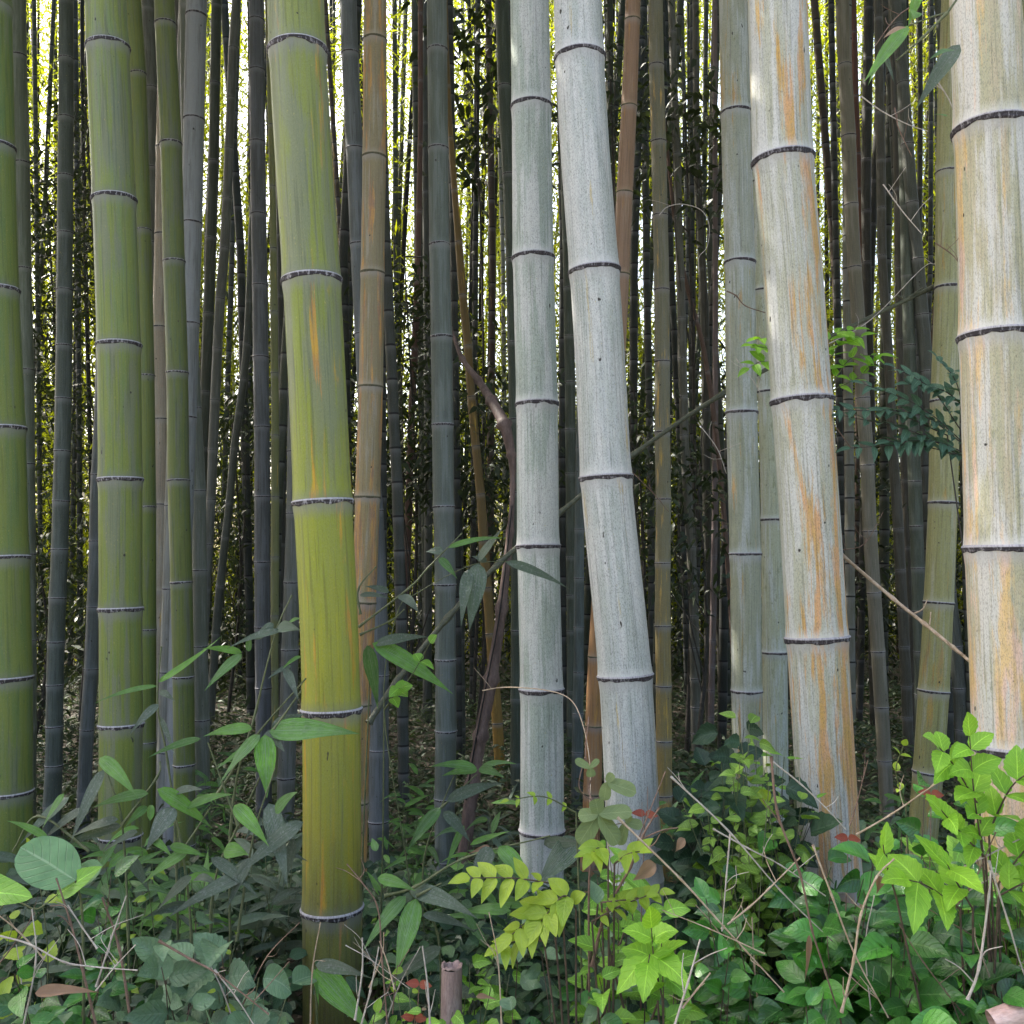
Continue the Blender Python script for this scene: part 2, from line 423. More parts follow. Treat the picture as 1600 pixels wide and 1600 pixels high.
def culm(name, label, group, mat, dia, pts, nodes, ring=RING, sides=32, top=9.0, rings=True, Y=None, ringscale=1.0, nmul=1.0, cat='bamboo'):
    """pts: (row, centre, width) in photograph pixels; the culm stands upright at its own distance Y"""
    pts = sorted(pts, key=lambda p: -p[0])             # from foot to top
    wm = np.mean([p[2] for p in pts])
    if Y is None: Y = dia * F / wm
    c = np.array([P(p[1], p[0], Y) for p in pts])
    rad = np.array([p[2] / 2 / F * math.hypot(Y, 0) for p in pts])
    # extend to the ground and up into the canopy
    k = (c[1] - c[0]) / (c[1][2] - c[0][2])
    if c[0][2] > -.1:
        zb = float(ground_z(c[0][0], Y)) - .08
        if c[0][2] - zb > .15:
            mid = c[0] + k * .7 * (zb - c[0][2])
            mid[2] = zb
            c = np.vstack([mid, c]); rad = np.concatenate([[rad[0] * 1.03], rad])
    k = (c[-1] - c[-2]) / (c[-1][2] - c[-2][2])
    z1 = max(c[-1][2] + 1, top)
    c = np.vstack([c, c[-1] + k * .6 * (z1 - c[-1][2])]); c[-1][2] = z1
    rad = np.concatenate([rad, [rad[-1] * .8]])
    zc = np.arange(c[0][2], c[-1][2] + .02, .02)
    raw = np.stack([np.interp(zc, c[:, 2], q_) for q_ in (c[:, 0], c[:, 1], rad)], 1)
    kx = np.exp(-(np.arange(-18, 19) * .02 / .13) ** 2); kx /= kx.sum()
    pad = np.vstack([2 * raw[0] - raw[18:0:-1], raw, 2 * raw[-1] - raw[-2:-20:-1]])
    sm = np.stack([np.convolve(pad[:, q_], kx, 'valid') for q_ in range(3)], 1)
    fine = np.column_stack([sm[:, 0], sm[:, 1], zc, np.maximum(sm[:, 2], .004)])
    fx = lambda z: np.interp(z, zc, fine[:, 0])
    fy = lambda z: np.interp(z, zc, fine[:, 1])
    fr = lambda z: np.interp(z, zc, fine[:, 3])
    # node heights
    nz = sorted(P(0, p, Y)[2] for p in nodes)
    seen = list(nz)
    if len(nz) > 1:
        step = nz[1] - nz[0]
        s0 = step
        while nz[0] - step > zc[0] + .02:
            nz.insert(0, nz[0] - step); step = max(step * .94, s0 * .55)
        step = nz[-1] - nz[-2]
        while nz[-1] + step < zc[-1]: nz.append(nz[-1] + step)
    nz = np.array(nz)
    zs = []
    offs = [-.03, -.016, -.009, -.005, -.002, .0, .002, .004, .008, .015, .03, .06]
    for zn in nz:
        zs += [zn + o * nmul for o in offs]
    for a, b in zip(nz[:-1], nz[1:]):
        n = max(2, int((b - a - .09) / .07)); zs += list(np.linspace(a + .07, b - .04, n))
    zs += [zc[0], zc[-1]]
    zs = np.unique(np.clip(np.array(zs), zc[0], zc[-1]).round(4))
    near = nz[np.abs(zs[:, None] - nz[None]).argmin(1)]
    nd = (zs - near) / nmul
    r = fr(zs)
    s = r / .055
    # swelling towards each node, crisp ridge on it, slight waist just below
    r = r * (1 + .040 * np.exp(-(nd / .028) ** 2) + .022 * np.exp(-((nd - .002) / .004) ** 2) - .012 * np.exp(-((nd + .03) / .02) ** 2))
    # internodes are a little kinked against one another
    idx = np.searchsorted(nz, zs)
    hk = np.interp(zs, nz, RS.uniform(-1, 1, len(nz)) * .05) * r
    th = np.arange(sides) / sides * 2 * math.pi
    slope = np.gradient(fx(zs), zs)
    X = fx(zs)[:, None] + r[:, None] * np.cos(th)[None] + hk[:, None]
    Yy = fy(zs)[:, None] + r[:, None] * np.sin(th)[None]
    Z = zs[:, None] - slope[:, None] * r[:, None] * np.cos(th)[None]
    V = np.stack([X, Yy, Z], -1).reshape(-1, 3)
    A = np.stack([r[:, None] * np.cos(th)[None], r[:, None] * np.sin(th)[None], np.repeat(zs[:, None], sides, 1)], -1).reshape(-1, 3)
    ndv = np.repeat(nd[:, None], sides, 1).reshape(-1)
    i = np.arange(len(zs) - 1)[:, None] * sides; j = np.arange(sides)[None]; kk = (j + 1) % sides
    Q = np.stack([i + j, i + kk, i + sides + kk, i + sides + j], -1).reshape(-1, 4)
    base = empty(name, (float(fx(zc[0])), float(fy(zc[0])), float(zc[0]))) if False else None
    o = build(name, V, Q, A, mat, nd=np.abs(ndv), sg=np.sign(ndv + 1e-6), iid=np.repeat(RS.rand(len(nz) + 2)[np.searchsorted(nz + .0005, zs)], sides))
    tag(o, label, cat, group)
    if rings:
        prof_ = [(-.0085, .0000), (-.0060, .0008), (-.0032, .0012), (-.0015, .0006), (.0005, .0019), (.0025, .0022), (.0045, .0012), (.006, -.0006)]
        for zn in seen:
            q = max(.45, fr(zn) / .055) * ringscale
            rr = fr(zn) * 1.052
            sl = float(np.interp(zn, zs, slope)); hx = float(np.interp(zn, zs, hk))
            rag = RS.rand(sides); rag = .15 + .95 * (rag + np.roll(rag, 1) + np.roll(rag, 2) * .5) / 2.5
            tilt = RS.uniform(-.035, .035); ta = RS.rand() * 6.28
            Vr, Ar, Nr = [], [], []
            for p_i, (dz, dr) in enumerate(prof_):
                dzz = dz * q * (rag if dz < -.003 else 1)
                r2 = np.full(sides, float(rr) + dr * q)
                if p_i == 0: r2 = np.full(sides, rr * .985)
                if p_i == 1: r2 = r2 + RS.normal(0, .0005, sides)
                x = fx(zn) + hx + r2 * np.cos(th); y = fy(zn) + r2 * np.sin(th)
                z = zn + dzz - sl * r2 * np.cos(th) + tilt * r2 * np.cos(th + ta) * .5
                Vr.append(np.stack([x, y, z], -1)); Nr.append(np.full(sides, dz))
                Ar.append(np.stack([rr * np.cos(th), rr * np.sin(th), zn + np.full(sides, dz)], -1))
            i = np.arange(len(prof_) - 1)[:, None] * sides
            Qr = np.stack([i + j, i + kk, i + sides + kk, i + sides + j], -1).reshape(-1, 4)
            ro = build('node_ring', np.concatenate(Vr), Qr, np.concatenate(Ar), ring, nd=np.concatenate(Nr))
            ro.parent = o
    return o

GY_ = srgb(128, 132, 128, 1.15)
W_ = srgb(192, 197, 204, 1.15)
ORG = (srgb(205, 140, 60, 1.1), srgb(214, 160, 120, 1.1))
YEL = (srgb(190, 150, 40, 1.1), srgb(200, 160, 90, 1.1))
def M_green(n, seed, k=1.0, wax=.45, top=(122, 142, 92), low=(98, 128, 62)):
    return culm_mat(n, [(0, srgb(*low, .68 * k)), (1.6, srgb(*low, .68 * k)), (2.8, srgb(*top, .66 * k))], srgb(140, 146, 48, .68 * k), srgb(124, 126, 110, .68 * k), wax, YEL, .0, .15, seed, .42)
def M_grey(n, seed, c=(98, 106, 108), k=1.0, wax=.5, o=0.0):  # darkened greys: the second row's shade is put into the colour
    return culm_mat(n, [(0, srgb(c[0] + 2, c[1] - 3, c[2] - 6, k * .5))], srgb(c[0] + 8, c[1] + 6, c[2] - 8, k * .5), srgb(c[0] + 34, c[1] + 31, c[2] + 28, k * .54), wax, YEL, o, .25, seed, .45)
def M_white(n, seed, tint=(186, 192, 192), o=0.0, oc=ORG, alt=(160, 170, 158), speck=.68, moss=.0, **kw):
    return culm_mat(n, [(0, srgb(*tint, .86))], srgb(*alt, .82), srgb(202, 200, 196, .94), .55, oc, o, speck, seed, .55, moss=moss, spec=.12, **kw)

FG = 'tall bamboo culms standing at the front edge of the grove'
MG = 'slimmer bamboo culms standing behind the front row'

# --- front row
mbig = culm_mat('culm_yellow_green', [(0, srgb(90, 80, 50, .75)), (.84, srgb(96, 88, 58, .75)), (1.02, srgb(150, 134, 18, .92)), (1.3, srgb(156, 150, 16, .92)), (1.75, srgb(146, 152, 22, .82)), (2.1, srgb(128, 142, 40, .72)), (2.9, srgb(134, 144, 78, .68))],
                srgb(140, 148, 56, .72), srgb(120, 124, 104, .76), .55, (srgb(200, 150, 24, .85), srgb(190, 130, 50, .85)), .36, .2, 3.3, .36, wax_z=(1.55, 2.1))
culm('bamboo_culm', 'thick yellow-green culm with orange flecks, vivid lime in its lower half', FG, mbig, .13,
     [(0, 461, 90), (80, 463.5, 90), (236, 474, 90), (437, 488, 90), (610, 498, 89), (785, 506, 90), (950, 515, 89), (1110, 518, 89), (1250, 519.5, 88), (1420, 520, 90), (1600, 522.5, 90)],
     [82, 440, 786, 1110, 1420], RINGL, 56)
culm('bamboo_culm', 'sea-green culm cut by the left edge of the photo', FG, M_green('culm_sea_green', 1.2, .9, .3, (96, 128, 72), (100, 128, 66)), .12,
     [(0, -18, 64), (230, -11, 64), (450, -6, 64), (670, 4, 64), (870, 9, 65), (1060, 15, 65), (1240, 16, 65)], [232, 455, 671, 872, 1060, 1238], RINGL, 40)
culm('bamboo_culm', 'broad green culm with greyish bloom and pale lit left flank, second from the left edge', FG, M_green('culm_green_broad', 5.1, 1.0, .5, (124, 146, 92), (108, 132, 66)), .12,
     [(0, 165, 62), (75, 168, 65), (315, 180, 65), (540, 186, 65), (750, 187.5, 65), (952, 188.5, 63), (1134, 188, 64), (1307, 186, 62), (1420, 185, 62)], [75, 313, 540, 750, 952, 1133, 1307], RINGL, 44)
culm('bamboo_culm', 'white dusted culm standing straight, the narrower of the two pale ones in the middle', FG, M_white('culm_white_straight', 2.2, (174, 182, 174), 0, alt=(156, 166, 148)), .12,
     [(0, 827, 62), (170, 831, 63), (405, 833, 65), (630, 838.5, 65), (850, 840, 66), (1078, 846, 66), (1220, 847.5, 67), (1300, 847, 67), (1400, 846, 67)], [168, 404, 632, 854, 1078, 1298], RING, 44)
culm('bamboo_culm', 'broad white dusted culm leaning left as it rises, small ochre streak near its top', FG, M_white('culm_white_leaning', 8.4, (188, 190, 190), .12, (srgb(178, 150, 70), srgb(190, 170, 120)), (168, 174, 160)), .13,
     [(0, 901, 77), (90, 903.5, 78), (260, 914, 78), (424, 928, 78), (600, 940, 78), (748, 946.5, 80), (820, 953, 80), (940, 966, 81), (1056, 976, 82), (1150, 982, 82), (1220, 984, 82), (1320, 989, 83), (1420, 993, 83)],
     [92, 425, 747, 1057], RING, 52)
culm('bamboo_culm', 'chalky white culm heavily stained orange, leaning left as it rises', FG, M_white('culm_orange_stained', 4.7, (186, 186, 174), .66, (srgb(198, 146, 30, .9), srgb(210, 150, 84, .9)), (172, 170, 136), .62, or_z=(1.35, 1.9, .085), or_side=(-.05, .01, .09)), .14,
     [(0, 1214, 93), (255, 1225, 93), (400, 1238, 91), (627, 1252, 92), (820, 1266, 91), (998, 1276.5, 93), (1100, 1283, 90), (1220, 1291, 90), (1320, 1297, 90), (1420, 1303, 90)],
     [252, 627, 998], RING, 56)
culm('bamboo_culm', 'thickest culm, pinkish beige and grey, cut by the right edge of the photo', FG, M_white('culm_pinkish_beige', 6.9, (188, 172, 142), .6, (srgb(200, 164, 98, 1.05), srgb(204, 168, 146, 1.05)), (164, 168, 132), .55, .25, or_z=(.9, 2.0, .10)), .145,
     [(0, 1542, 112), (200, 1550, 113), (400, 1559, 115), (545, 1562, 115), (700, 1568, 116), (857, 1572, 117), (1000, 1578, 117), (1150, 1583, 118), (1300, 1590, 118)],
     [203, 527, 858, 1168], RING, 60, top=7)
culm('bamboo_culm', 'grey-olive culm with a dark groove and a rusty streak, left of the orange-stained culm', FG, culm_mat('culm_grey_olive', [(0, srgb(132, 130, 100, 1.1)), (2, srgb(140, 144, 128, 1.1)), (3, srgb(148, 150, 142, 1.1))], srgb(128, 130, 100), srgb(164, 168, 166, 1.1), .45, (srgb(170, 126, 60), srgb(150, 130, 60)), .30, .6, 9.1, .55, moss=.3), .11,
     [(0, 1145, 45), (177, 1148.5, 47), (410, 1155, 47), (645, 1158, 48), (866, 1164, 48), (1080, 1166, 46), (1250, 1168, 46)], [177, 411, 645, 866, 1080], RING, 36)
culm('bamboo_culm', 'olive yellow-green culm leaning right as it rises, just left of the thickest culm', FG, culm_mat('culm_olive', [(0, srgb(120, 110, 50, 1.1)), (1.2, srgb(138, 134, 80, 1.1)), (2.6, srgb(150, 148, 108, 1.1))], srgb(124, 122, 60), srgb(160, 160, 138), .35, (srgb(164, 130, 40), srgb(150, 120, 60)), .35, .55, 2.9, .5, moss=.45), .105,
     [(0, 1490, 36), (150, 1484, 36), (270, 1482, 38), (450, 1482, 41), (628, 1477, 43), (786, 1473, 43), (942, 1467, 43), (1080, 1459.5, 45), (1205, 1450, 44), (1300, 1442, 43)], [270, 450, 628, 786, 942, 1080, 1207], RING, 32)
culm('bamboo_culm', 'tan culm mottled orange-brown, just right of the yellow-green culm', FG, culm_mat('culm_tan_orange', [(0, srgb(150, 118, 24, .8)), (1.1, srgb(170, 128, 50, .8)), (1.9, srgb(160, 132, 84, .8)), (2.8, srgb(142, 126, 98, .8))], srgb(146, 134, 92, .8), srgb(168, 158, 144, .85), .38, (srgb(196, 140, 60), srgb(150, 110, 80)), .66, .45, 7.3, .5, or_z=(1.2, 2.3, .10)), .10,
     [(0, 587, 36), (65, 586, 37), (247, 585, 37), (427, 581, 37), (605, 580, 38), (777, 574, 39), (942, 570, 36), (1101, 561, 35), (1254, 557, 34), (1400, 555, 34)], [63, 246, 427, 605, 777, 942, 1101, 1254], RINGG, 30)

# --- second row
def G(label, mat, dia, pts, nodes, ring=RING, sides=24, **k):
    return culm('bamboo_culm', label, MG, mat, dia, pts, nodes, ring, sides, **k)
G('pale grey-green culm tucked directly behind the culm cut by the left edge', M_grey('culm_grey_green_a', 1.4, (120, 132, 120)), .09,
  [(0, 28, 25), (88, 29, 25), (255, 34, 24), (420, 36.5, 23), (578, 41, 22), (725, 43, 22), (870, 44, 22), (1000, 45, 22)], [88, 255, 420, 578, 725, 866, 1000])
G('dark slate culm with evenly spaced nodes, midway between the two leftmost green culms', M_grey('culm_slate', 3.4, (82, 94, 92)), .085,
  [(0, 103, 22), (200, 103, 23), (420, 101, 23.5), (540, 100, 24), (700, 98, 24.5), (800, 95, 24.5), (935, 90, 25), (1005, 87, 25), (1135, 85, 25), (1250, 82, 26)], [92, 184, 275, 364, 453, 540, 623, 705, 783, 858, 934, 1003, 1070, 1135, 1196])
G('blue-grey culm leaning out from behind the broad green culm at its left', M_grey('culm_blue_grey_a', 6.4, (104, 112, 118)), .075,
  [(500, 162, 20), (640, 158, 20), (800, 150, 21), (845, 151, 21), (947, 146, 20), (1045, 143, 21), (1140, 136, 21), (1220, 132, 21)], [637, 742, 845, 948, 1045, 1140])
G('grooved mid-green culm against the right side of the broad green culm', M_green('culm_green_grooved', 2.6, .85, .35), .08,
  [(0, 208, 24), (115, 215.5, 25), (360, 224.5, 24), (585, 229.5, 24), (790, 230.5, 25), (985, 231.5, 25), (1160, 230.5, 25)], [116, 360, 587, 792, 984, 1160], RINGL)
G('grey culm seen only near the top between the grooved and the dark green culm', M_grey('culm_grey_b', 7.7, (108, 112, 108)), .09,
  [(0, 231, 20), (138, 237, 20), (280, 236, 20), (500, 236, 20)], [138, 262, 380])
G('pale beige culm lit from the side, behind and left of the dark green culm', culm_mat('culm_pale_beige', [(0, srgb(150, 142, 126, 1.1))], srgb(160, 140, 122), srgb(176, 168, 156), .4, YEL, .1, .5, 4.4, .5), .085,
  [(200, 256, 22), (360, 253, 22), (510, 250, 22), (655, 252, 22), (790, 250, 21), (900, 248, 21)], [230, 366, 511, 655, 788])
G('whitish culm foot slanting out below the dark green culm, left of its base', M_grey('culm_pale_foot', 5.8, (158, 160, 158), 1.0), .085,
  [(700, 272, 22), (800, 269, 22), (920, 266, 23), (1050, 263, 24), (1220, 258, 25)], [790, 920, 1050, 1175])
G('dark green culm third in size at left, right of the grooved green culm', M_green('culm_dark_green', 8.8, .8, .45, (104, 124, 88), (96, 118, 66)), .095,
  [(0, 257, 31), (38, 258, 32), (225, 268, 33), (409, 272, 33), (583, 278, 33), (750, 279, 33), (910, 284, 33), (1058, 286, 32), (1200, 288, 32), (1430, 289, 31)], [38, 225, 409, 583, 751, 910, 1058, 1195, 1320, 1432], RINGL, 30)
G('shadowed sliver of a culm at the top between the dark green and the silvery culm', M_grey('culm_sliver', 3.9, (90, 92, 88)), .08,
  [(0, 281, 19), (60, 283, 19), (200, 287, 19), (400, 288, 19)], [62, 190])
G('silvery blue-white culm with fine dark stripes in the upper left', M_grey('culm_silver', 9.9, (142, 148, 156), 1.0, .7), .10,
  [(0, 308, 32), (187, 303.5, 32), (348, 301, 31), (506, 296, 30), (652, 291, 30), (800, 286, 30)], [25, 187, 349, 506, 652])
G('light grey-green culm foot right of the dark green culm, clear down to the undergrowth', M_grey('culm_light_foot', 6.1, (122, 130, 122)), .075,
  [(500, 298, 21), (638, 303, 21), (767, 311, 21), (891, 311.5, 22), (1010, 312.5, 22), (1125, 315, 24), (1325, 316.5, 23), (1430, 316, 23)], [638, 767, 891, 1010, 1125, 1230, 1325, 1415])
G('dark culm right of the silvery one, with a bright gap beyond', M_grey('culm_dark_a', 1.9, (70, 78, 70)), .085,
  [(0, 338, 16), (140, 336, 16), (250, 334, 16), (400, 329, 17), (610, 321, 16), (760, 315, 16)], [130, 252, 372, 490, 612, 700])
G('slender grey culm leaning right with short joints, nearest right of the silvery culm', M_grey('culm_grey_lean', 2.1, (112, 116, 116)), .07,
  [(0, 369, 14), (75, 364, 14), (230, 358, 14), (388, 351, 15), (467, 344, 15), (545, 340, 15), (625, 336, 15), (703, 333, 15), (780, 330, 14), (850, 326, 14), (920, 322, 14)], [75, 153, 232, 310, 388, 467, 545, 625, 703, 780, 850], sides=18)
G('dim culm with a strong rightward lean, its foot near the light grey-green culm foot', M_grey('culm_dim_lean', 4.1, (92, 98, 96)), .075,
  [(300, 397, 11), (400, 392, 11), (537, 386, 11), (590, 381, 12), (650, 373, 12), (700, 366, 12), (790, 358, 12), (840, 352, 12), (915, 344, 13), (980, 338, 13), (1100, 330, 13)], [470, 537, 592, 645, 700, 785, 840, 915], sides=18)
G('bluish slate culm standing just left of the yellow-green culm', M_grey('culm_blue_slate', 5.5, (104, 108, 118), 1.0, .55), .09,
  [(0, 400, 24), (110, 401, 24), (222, 403, 24), (335, 404, 24), (446, 406, 24), (558, 408, 24), (667, 409, 24), (776, 410, 24), (878, 410, 24), (980, 410, 24), (1075, 411, 24), (1200, 412, 24)], [32, 110, 222, 335, 446, 558, 667, 776, 878, 980, 1075, 1165])
G('very thin olive-green culm in the gap between the bluish slate and the yellow-green culm', culm_mat('culm_thin_olive', [(0, srgb(112, 116, 66))], srgb(120, 120, 80), srgb(120, 124, 104), .3, YEL, .1, .2, 3.0, .45), .045,
  [(0, 418, 9), (195, 423, 9), (290, 426, 10), (388, 427, 11), (485, 428, 12), (583, 429, 12), (680, 430, 12), (870, 430, 12.5), (1048, 429, 12), (1200, 429, 12)], [98, 195, 291, 388, 487, 583, 680, 776, 870, 962, 1048, 1130], sides=16)
G('shaded grey sliver of a culm between the thin olive one and the yellow-green culm', M_grey('culm_sliver_b', 7.0, (82, 84, 84)), .08,
  [(200, 436, 12), (400, 438, 12), (557, 440, 12), (655, 442, 12), (753, 441, 12), (850, 440, 12), (945, 439, 12), (1080, 438, 12)], [462, 557, 655, 753, 850, 943], sides=16)
G('grey culm emerging below left from behind the yellow-green culm', M_grey('culm_grey_c', 8.0, (122, 126, 124)), .09,
  [(450, 463, 20), (600, 461, 21), (800, 459, 23), (910, 456.5, 24), (1015, 453, 26), (1120, 451, 27), (1200, 448.5, 27), (1300, 445, 27)], [608, 705, 802, 910, 1015, 1118, 1215])
G('blue-grey culm rising behind the tan mottled culm and showing on both its sides', M_grey('culm_blue_grey_b', 1.1, (108, 116, 124), 1.0, .5), .09,
  [(0, 544, 27), (84, 547, 27), (233, 554, 27), (382, 561, 27), (522, 568, 28), (700, 578, 29), (850, 588, 29), (1000, 592, 30), (1055, 593, 30), (1172, 591, 31), (1283, 592, 31), (1430, 594, 30)], [84, 233, 382, 522, 662, 798, 928, 1055, 1172, 1283, 1388])
G('dark reddish-brown slender culm leaning right, in the gap left of the grey-green middle culm', culm_mat('culm_red_brown', [(0, srgb(104, 74, 66))], srgb(86, 60, 50), srgb(130, 110, 100), .2, YEL, 0, .3, 1.0, .5), .06,
  [(0, 657, 8), (200, 657, 8), (320, 655, 9), (400, 653, 10), (520, 649, 11), (650, 643, 11), (820, 638, 12), (990, 631, 12), (1150, 626, 11), (1240, 624, 11)], [20, 125, 225, 330, 440, 545, 655, 760, 860, 985, 1080], sides=16)
G('dark culm half hidden behind the left side of the grey-green middle culm', M_grey('culm_dark_b', 2.8, (86, 90, 90)), .08,
  [(0, 664, 10), (250, 665, 11), (450, 667, 12), (560, 668, 12), (820, 670, 13), (1000, 668, 13), (1200, 666, 13)], [60, 192, 300, 410, 485, 557, 640, 720, 800, 885, 960], sides=18)
G('grey-green middle culm with bright node rings, midway between the tan and the white culms', M_grey('culm_grey_green_mid', 4.9, (112, 124, 122), 1.02, .5), .095,
  [(0, 682, 32), (233, 684, 32), (383, 686, 32), (527, 689, 34), (664, 692, 34), (792, 693, 33), (914, 697, 33), (1031, 696, 32), (1142, 697, 33), (1248, 695, 32), (1346, 696, 31), (1430, 696, 31)], [79, 233, 383, 527, 664, 792, 914, 1031, 1142, 1248, 1346], RINGL, 28)
G('shadowed culm close behind the grey-green middle culm on its right', M_grey('culm_shadowed_c', 3.1, (76, 82, 80)), .08,
  [(500, 702, 15), (700, 712, 15), (850, 716, 15), (1000, 718, 15), (1150, 720, 15)], [560, 640, 715, 790, 862, 930, 1000], sides=16)
G('ochre-brown culm slanting from upper left to lower right between the middle and the white culm', culm_mat('culm_ochre', [(0, srgb(168, 124, 40)), (1.0, srgb(130, 102, 50)), (2, srgb(112, 90, 56))], srgb(110, 88, 40), srgb(130, 110, 80), .15, YEL, .2, .15, 6.0, .42), .065,
  [(60, 697, 8), (180, 702, 8), (297, 710, 10), (378, 717, 12), (461, 723, 13), (540, 731, 13), (620, 736, 13), (697, 743, 13), (772, 751, 14), (840, 755, 15), (920, 762, 15), (1000, 767, 15), (1070, 773, 16), (1130, 777, 17), (1200, 781, 16)], [215, 297, 378, 461, 540, 620, 697, 772, 845, 918, 990, 1060, 1130], sides=18)
G('very dark green culm half hidden behind the left side of the straight white culm', M_grey('culm_dark_green_b', 5.2, (70, 84, 74)), .09,
  [(0, 785, 22), (135, 788, 21), (273, 795, 21), (400, 800, 21), (535, 803, 20), (700, 806, 20), (900, 808, 20), (1100, 808, 20), (1250, 807, 20)], [135, 273, 405, 535, 655, 770, 880, 985], sides=20)
G('orange-brown culm leaning right, crossing behind the broad white culm', culm_mat('culm_orange_brown', [(0, srgb(168, 112, 56)), (1.5, srgb(170, 122, 66)), (2.4, srgb(150, 120, 90)), (3, srgb(140, 112, 94))], srgb(140, 110, 84), srgb(160, 140, 120), .2, (srgb(176, 130, 60), srgb(120, 86, 60)), .3, .2, 2.0, .42), .08,
  [(0, 989, 24), (167, 983, 25), (300, 976, 26), (429, 971, 26), (560, 964, 26), (750, 950, 26), (940, 938, 26), (1026, 932, 26), (1134, 928, 27), (1220, 926, 28), (1340, 921, 28)], [32, 167, 302, 429, 550, 670, 785, 900, 1026, 1134, 1240], RINGG, 24)
G('blue-green culm visible between the two white culms', M_grey('culm_blue_green', 4.0, (92, 106, 110)), .07,
  [(560, 909, 15), (700, 907, 15), (800, 906, 15.5), (903, 905, 16), (980, 905, 16), (1050, 904, 16), (1115, 903, 17), (1175, 902, 18), (1300, 901, 18)], [700, 827, 903, 980, 1050, 1115, 1175], sides=20)
G('dark grey-green culm in the gap just right of the straight white culm', M_grey('culm_gap_dark', 9.4, (80, 92, 84)), .08,
  [(300, 884, 15), (450, 888, 16), (600, 891, 16.5), (740, 892, 17), (930, 893, 16), (1080, 893, 15), (1250, 892, 15)], [450, 525, 597, 671, 740, 870, 930, 986, 1080, 1130], sides=20)
G('grey-brown culm turning ochre towards its foot, right of the broad white culm', culm_mat('culm_grey_ochre', [(0, srgb(166, 132, 44)), (1.2, srgb(140, 118, 56)), (1.8, srgb(112, 108, 82)), (2.6, srgb(104, 104, 92))], srgb(112, 104, 66), srgb(124, 122, 112), .35, YEL, .35, .5, 8.3, .5), .08,
  [(0, 1025, 23), (105, 1025, 24), (222, 1029, 24), (337, 1032, 24), (453, 1034, 24), (565, 1035, 24), (675, 1035.5, 24), (780, 1036, 24), (880, 1036, 24), (978, 1036, 24), (1072, 1037, 24), (1158, 1037, 25), (1300, 1038, 25)], [103, 222, 337, 453, 565, 675, 780, 880, 978, 1072, 1158, 1243], sides=24)
G('slim grey culm with black node lines, second right of the broad white culm', M_grey('culm_grey_d', 3.6, (104, 104, 98)), .075,
  [(0, 1049, 12), (160, 1054, 12), (250, 1058, 13), (350, 1060, 13), (420, 1063, 13), (560, 1066, 14), (700, 1070, 14), (800, 1076, 15), (855, 1080, 15), (962, 1084, 15), (1060, 1086, 16), (1145, 1088, 17), (1200, 1090, 17)], [50, 155, 240, 340, 435, 497, 560, 620, 680, 740, 855, 908, 962, 1012, 1060, 1105, 1145], sides=16)
G('hair-thin dark culm crossing the bright leaves right of the slim grey culm', M_grey('culm_hair_thin', 6.6, (66, 64, 54)), .05,
  [(0, 1075, 5), (200, 1077, 5), (400, 1078, 5), (700, 1078, 5), (1000, 1080, 5)], [80, 160, 240, 320, 400], sides=10)
G('grey culm left of the grey-olive culm, brightly backed by leaves at its top', M_grey('culm_grey_e', 7.4, (94, 94, 88)), .075,
  [(0, 1087, 10), (200, 1088, 11), (300, 1091, 12), (400, 1096, 13), (480, 1100, 14), (600, 1103, 14), (800, 1105, 14), (1000, 1108, 14), (1150, 1109, 14)], [95, 185, 300, 420, 530, 640, 750, 860], sides=16)
G('near-black culm immediately left of the grey-olive culm', M_grey('culm_near_black', 8.6, (52, 48, 42)), .075,
  [(0, 1117, 9), (200, 1113, 11), (400, 1111, 11), (600, 1112, 10), (900, 1122, 10), (1150, 1128, 10)], [90, 200, 320, 430], sides=14)
G('dead reddish-brown culm slanting down to the right behind the grey-olive culm', culm_mat('culm_dead_red', [(0, srgb(104, 78, 66))], srgb(80, 56, 46), srgb(120, 100, 90), .2, YEL, 0, .3, 5.0, .6), .04,
  [(330, 1052, 6), (420, 1066, 7), (480, 1082, 7), (530, 1097, 7), (620, 1112, 8), (700, 1122, 8), (800, 1131, 8), (950, 1142, 8), (1100, 1150, 8)], [420, 500, 580, 660, 740], sides=12, top=4.0)
G('pinkish-grey slender culm foot low down, left of the grey-olive culm', culm_mat('culm_pink_grey', [(0, srgb(122, 108, 106))], srgb(110, 92, 90), srgb(130, 120, 124), .3, YEL, 0, .3, 5.9, .5), .055,
  [(600, 1118, 9), (800, 1117, 9.5), (950, 1114.5, 10), (1080, 1112, 10), (1175, 1110, 10), (1230, 1110, 10)], [735, 828, 870, 910, 960, 1000, 1040, 1078, 1120], sides=14)
G('pale mossy culm wedged between the grey-olive and the orange-stained culm', culm_mat('culm_mossy', [(0, srgb(166, 170, 150, 1.1))], srgb(160, 162, 130), srgb(186, 190, 188, 1.1), .45, YEL, .1, .6, 1.7, .55, moss=.5), .105,
  [(100, 1180, 24), (300, 1186, 26), (454, 1191, 28), (600, 1199, 31), (700, 1204, 34), (812, 1207, 36), (1020, 1210, 38), (1200, 1212, 38)], [285, 454, 612, 812, 1020], sides=28)
G('beige-grey culm slanting left as it rises, right of the orange-stained culm', M_grey('culm_beige_grey', 3.2, (132, 128, 116), 1.0, .45), .08,
  [(0, 1316, 21), (102, 1320, 21), (213, 1326, 22), (320, 1329.5, 21), (418, 1335, 21), (516, 1342, 21), (620, 1348, 21), (727, 1355.5, 21), (830, 1359, 21), (926, 1366, 21), (1018, 1372, 21), (1105, 1377, 21), (1188, 1382, 21), (1270, 1386, 21)], [102, 213, 320, 418, 516, 622, 727, 830, 926, 1018, 1105, 1188], sides=22)
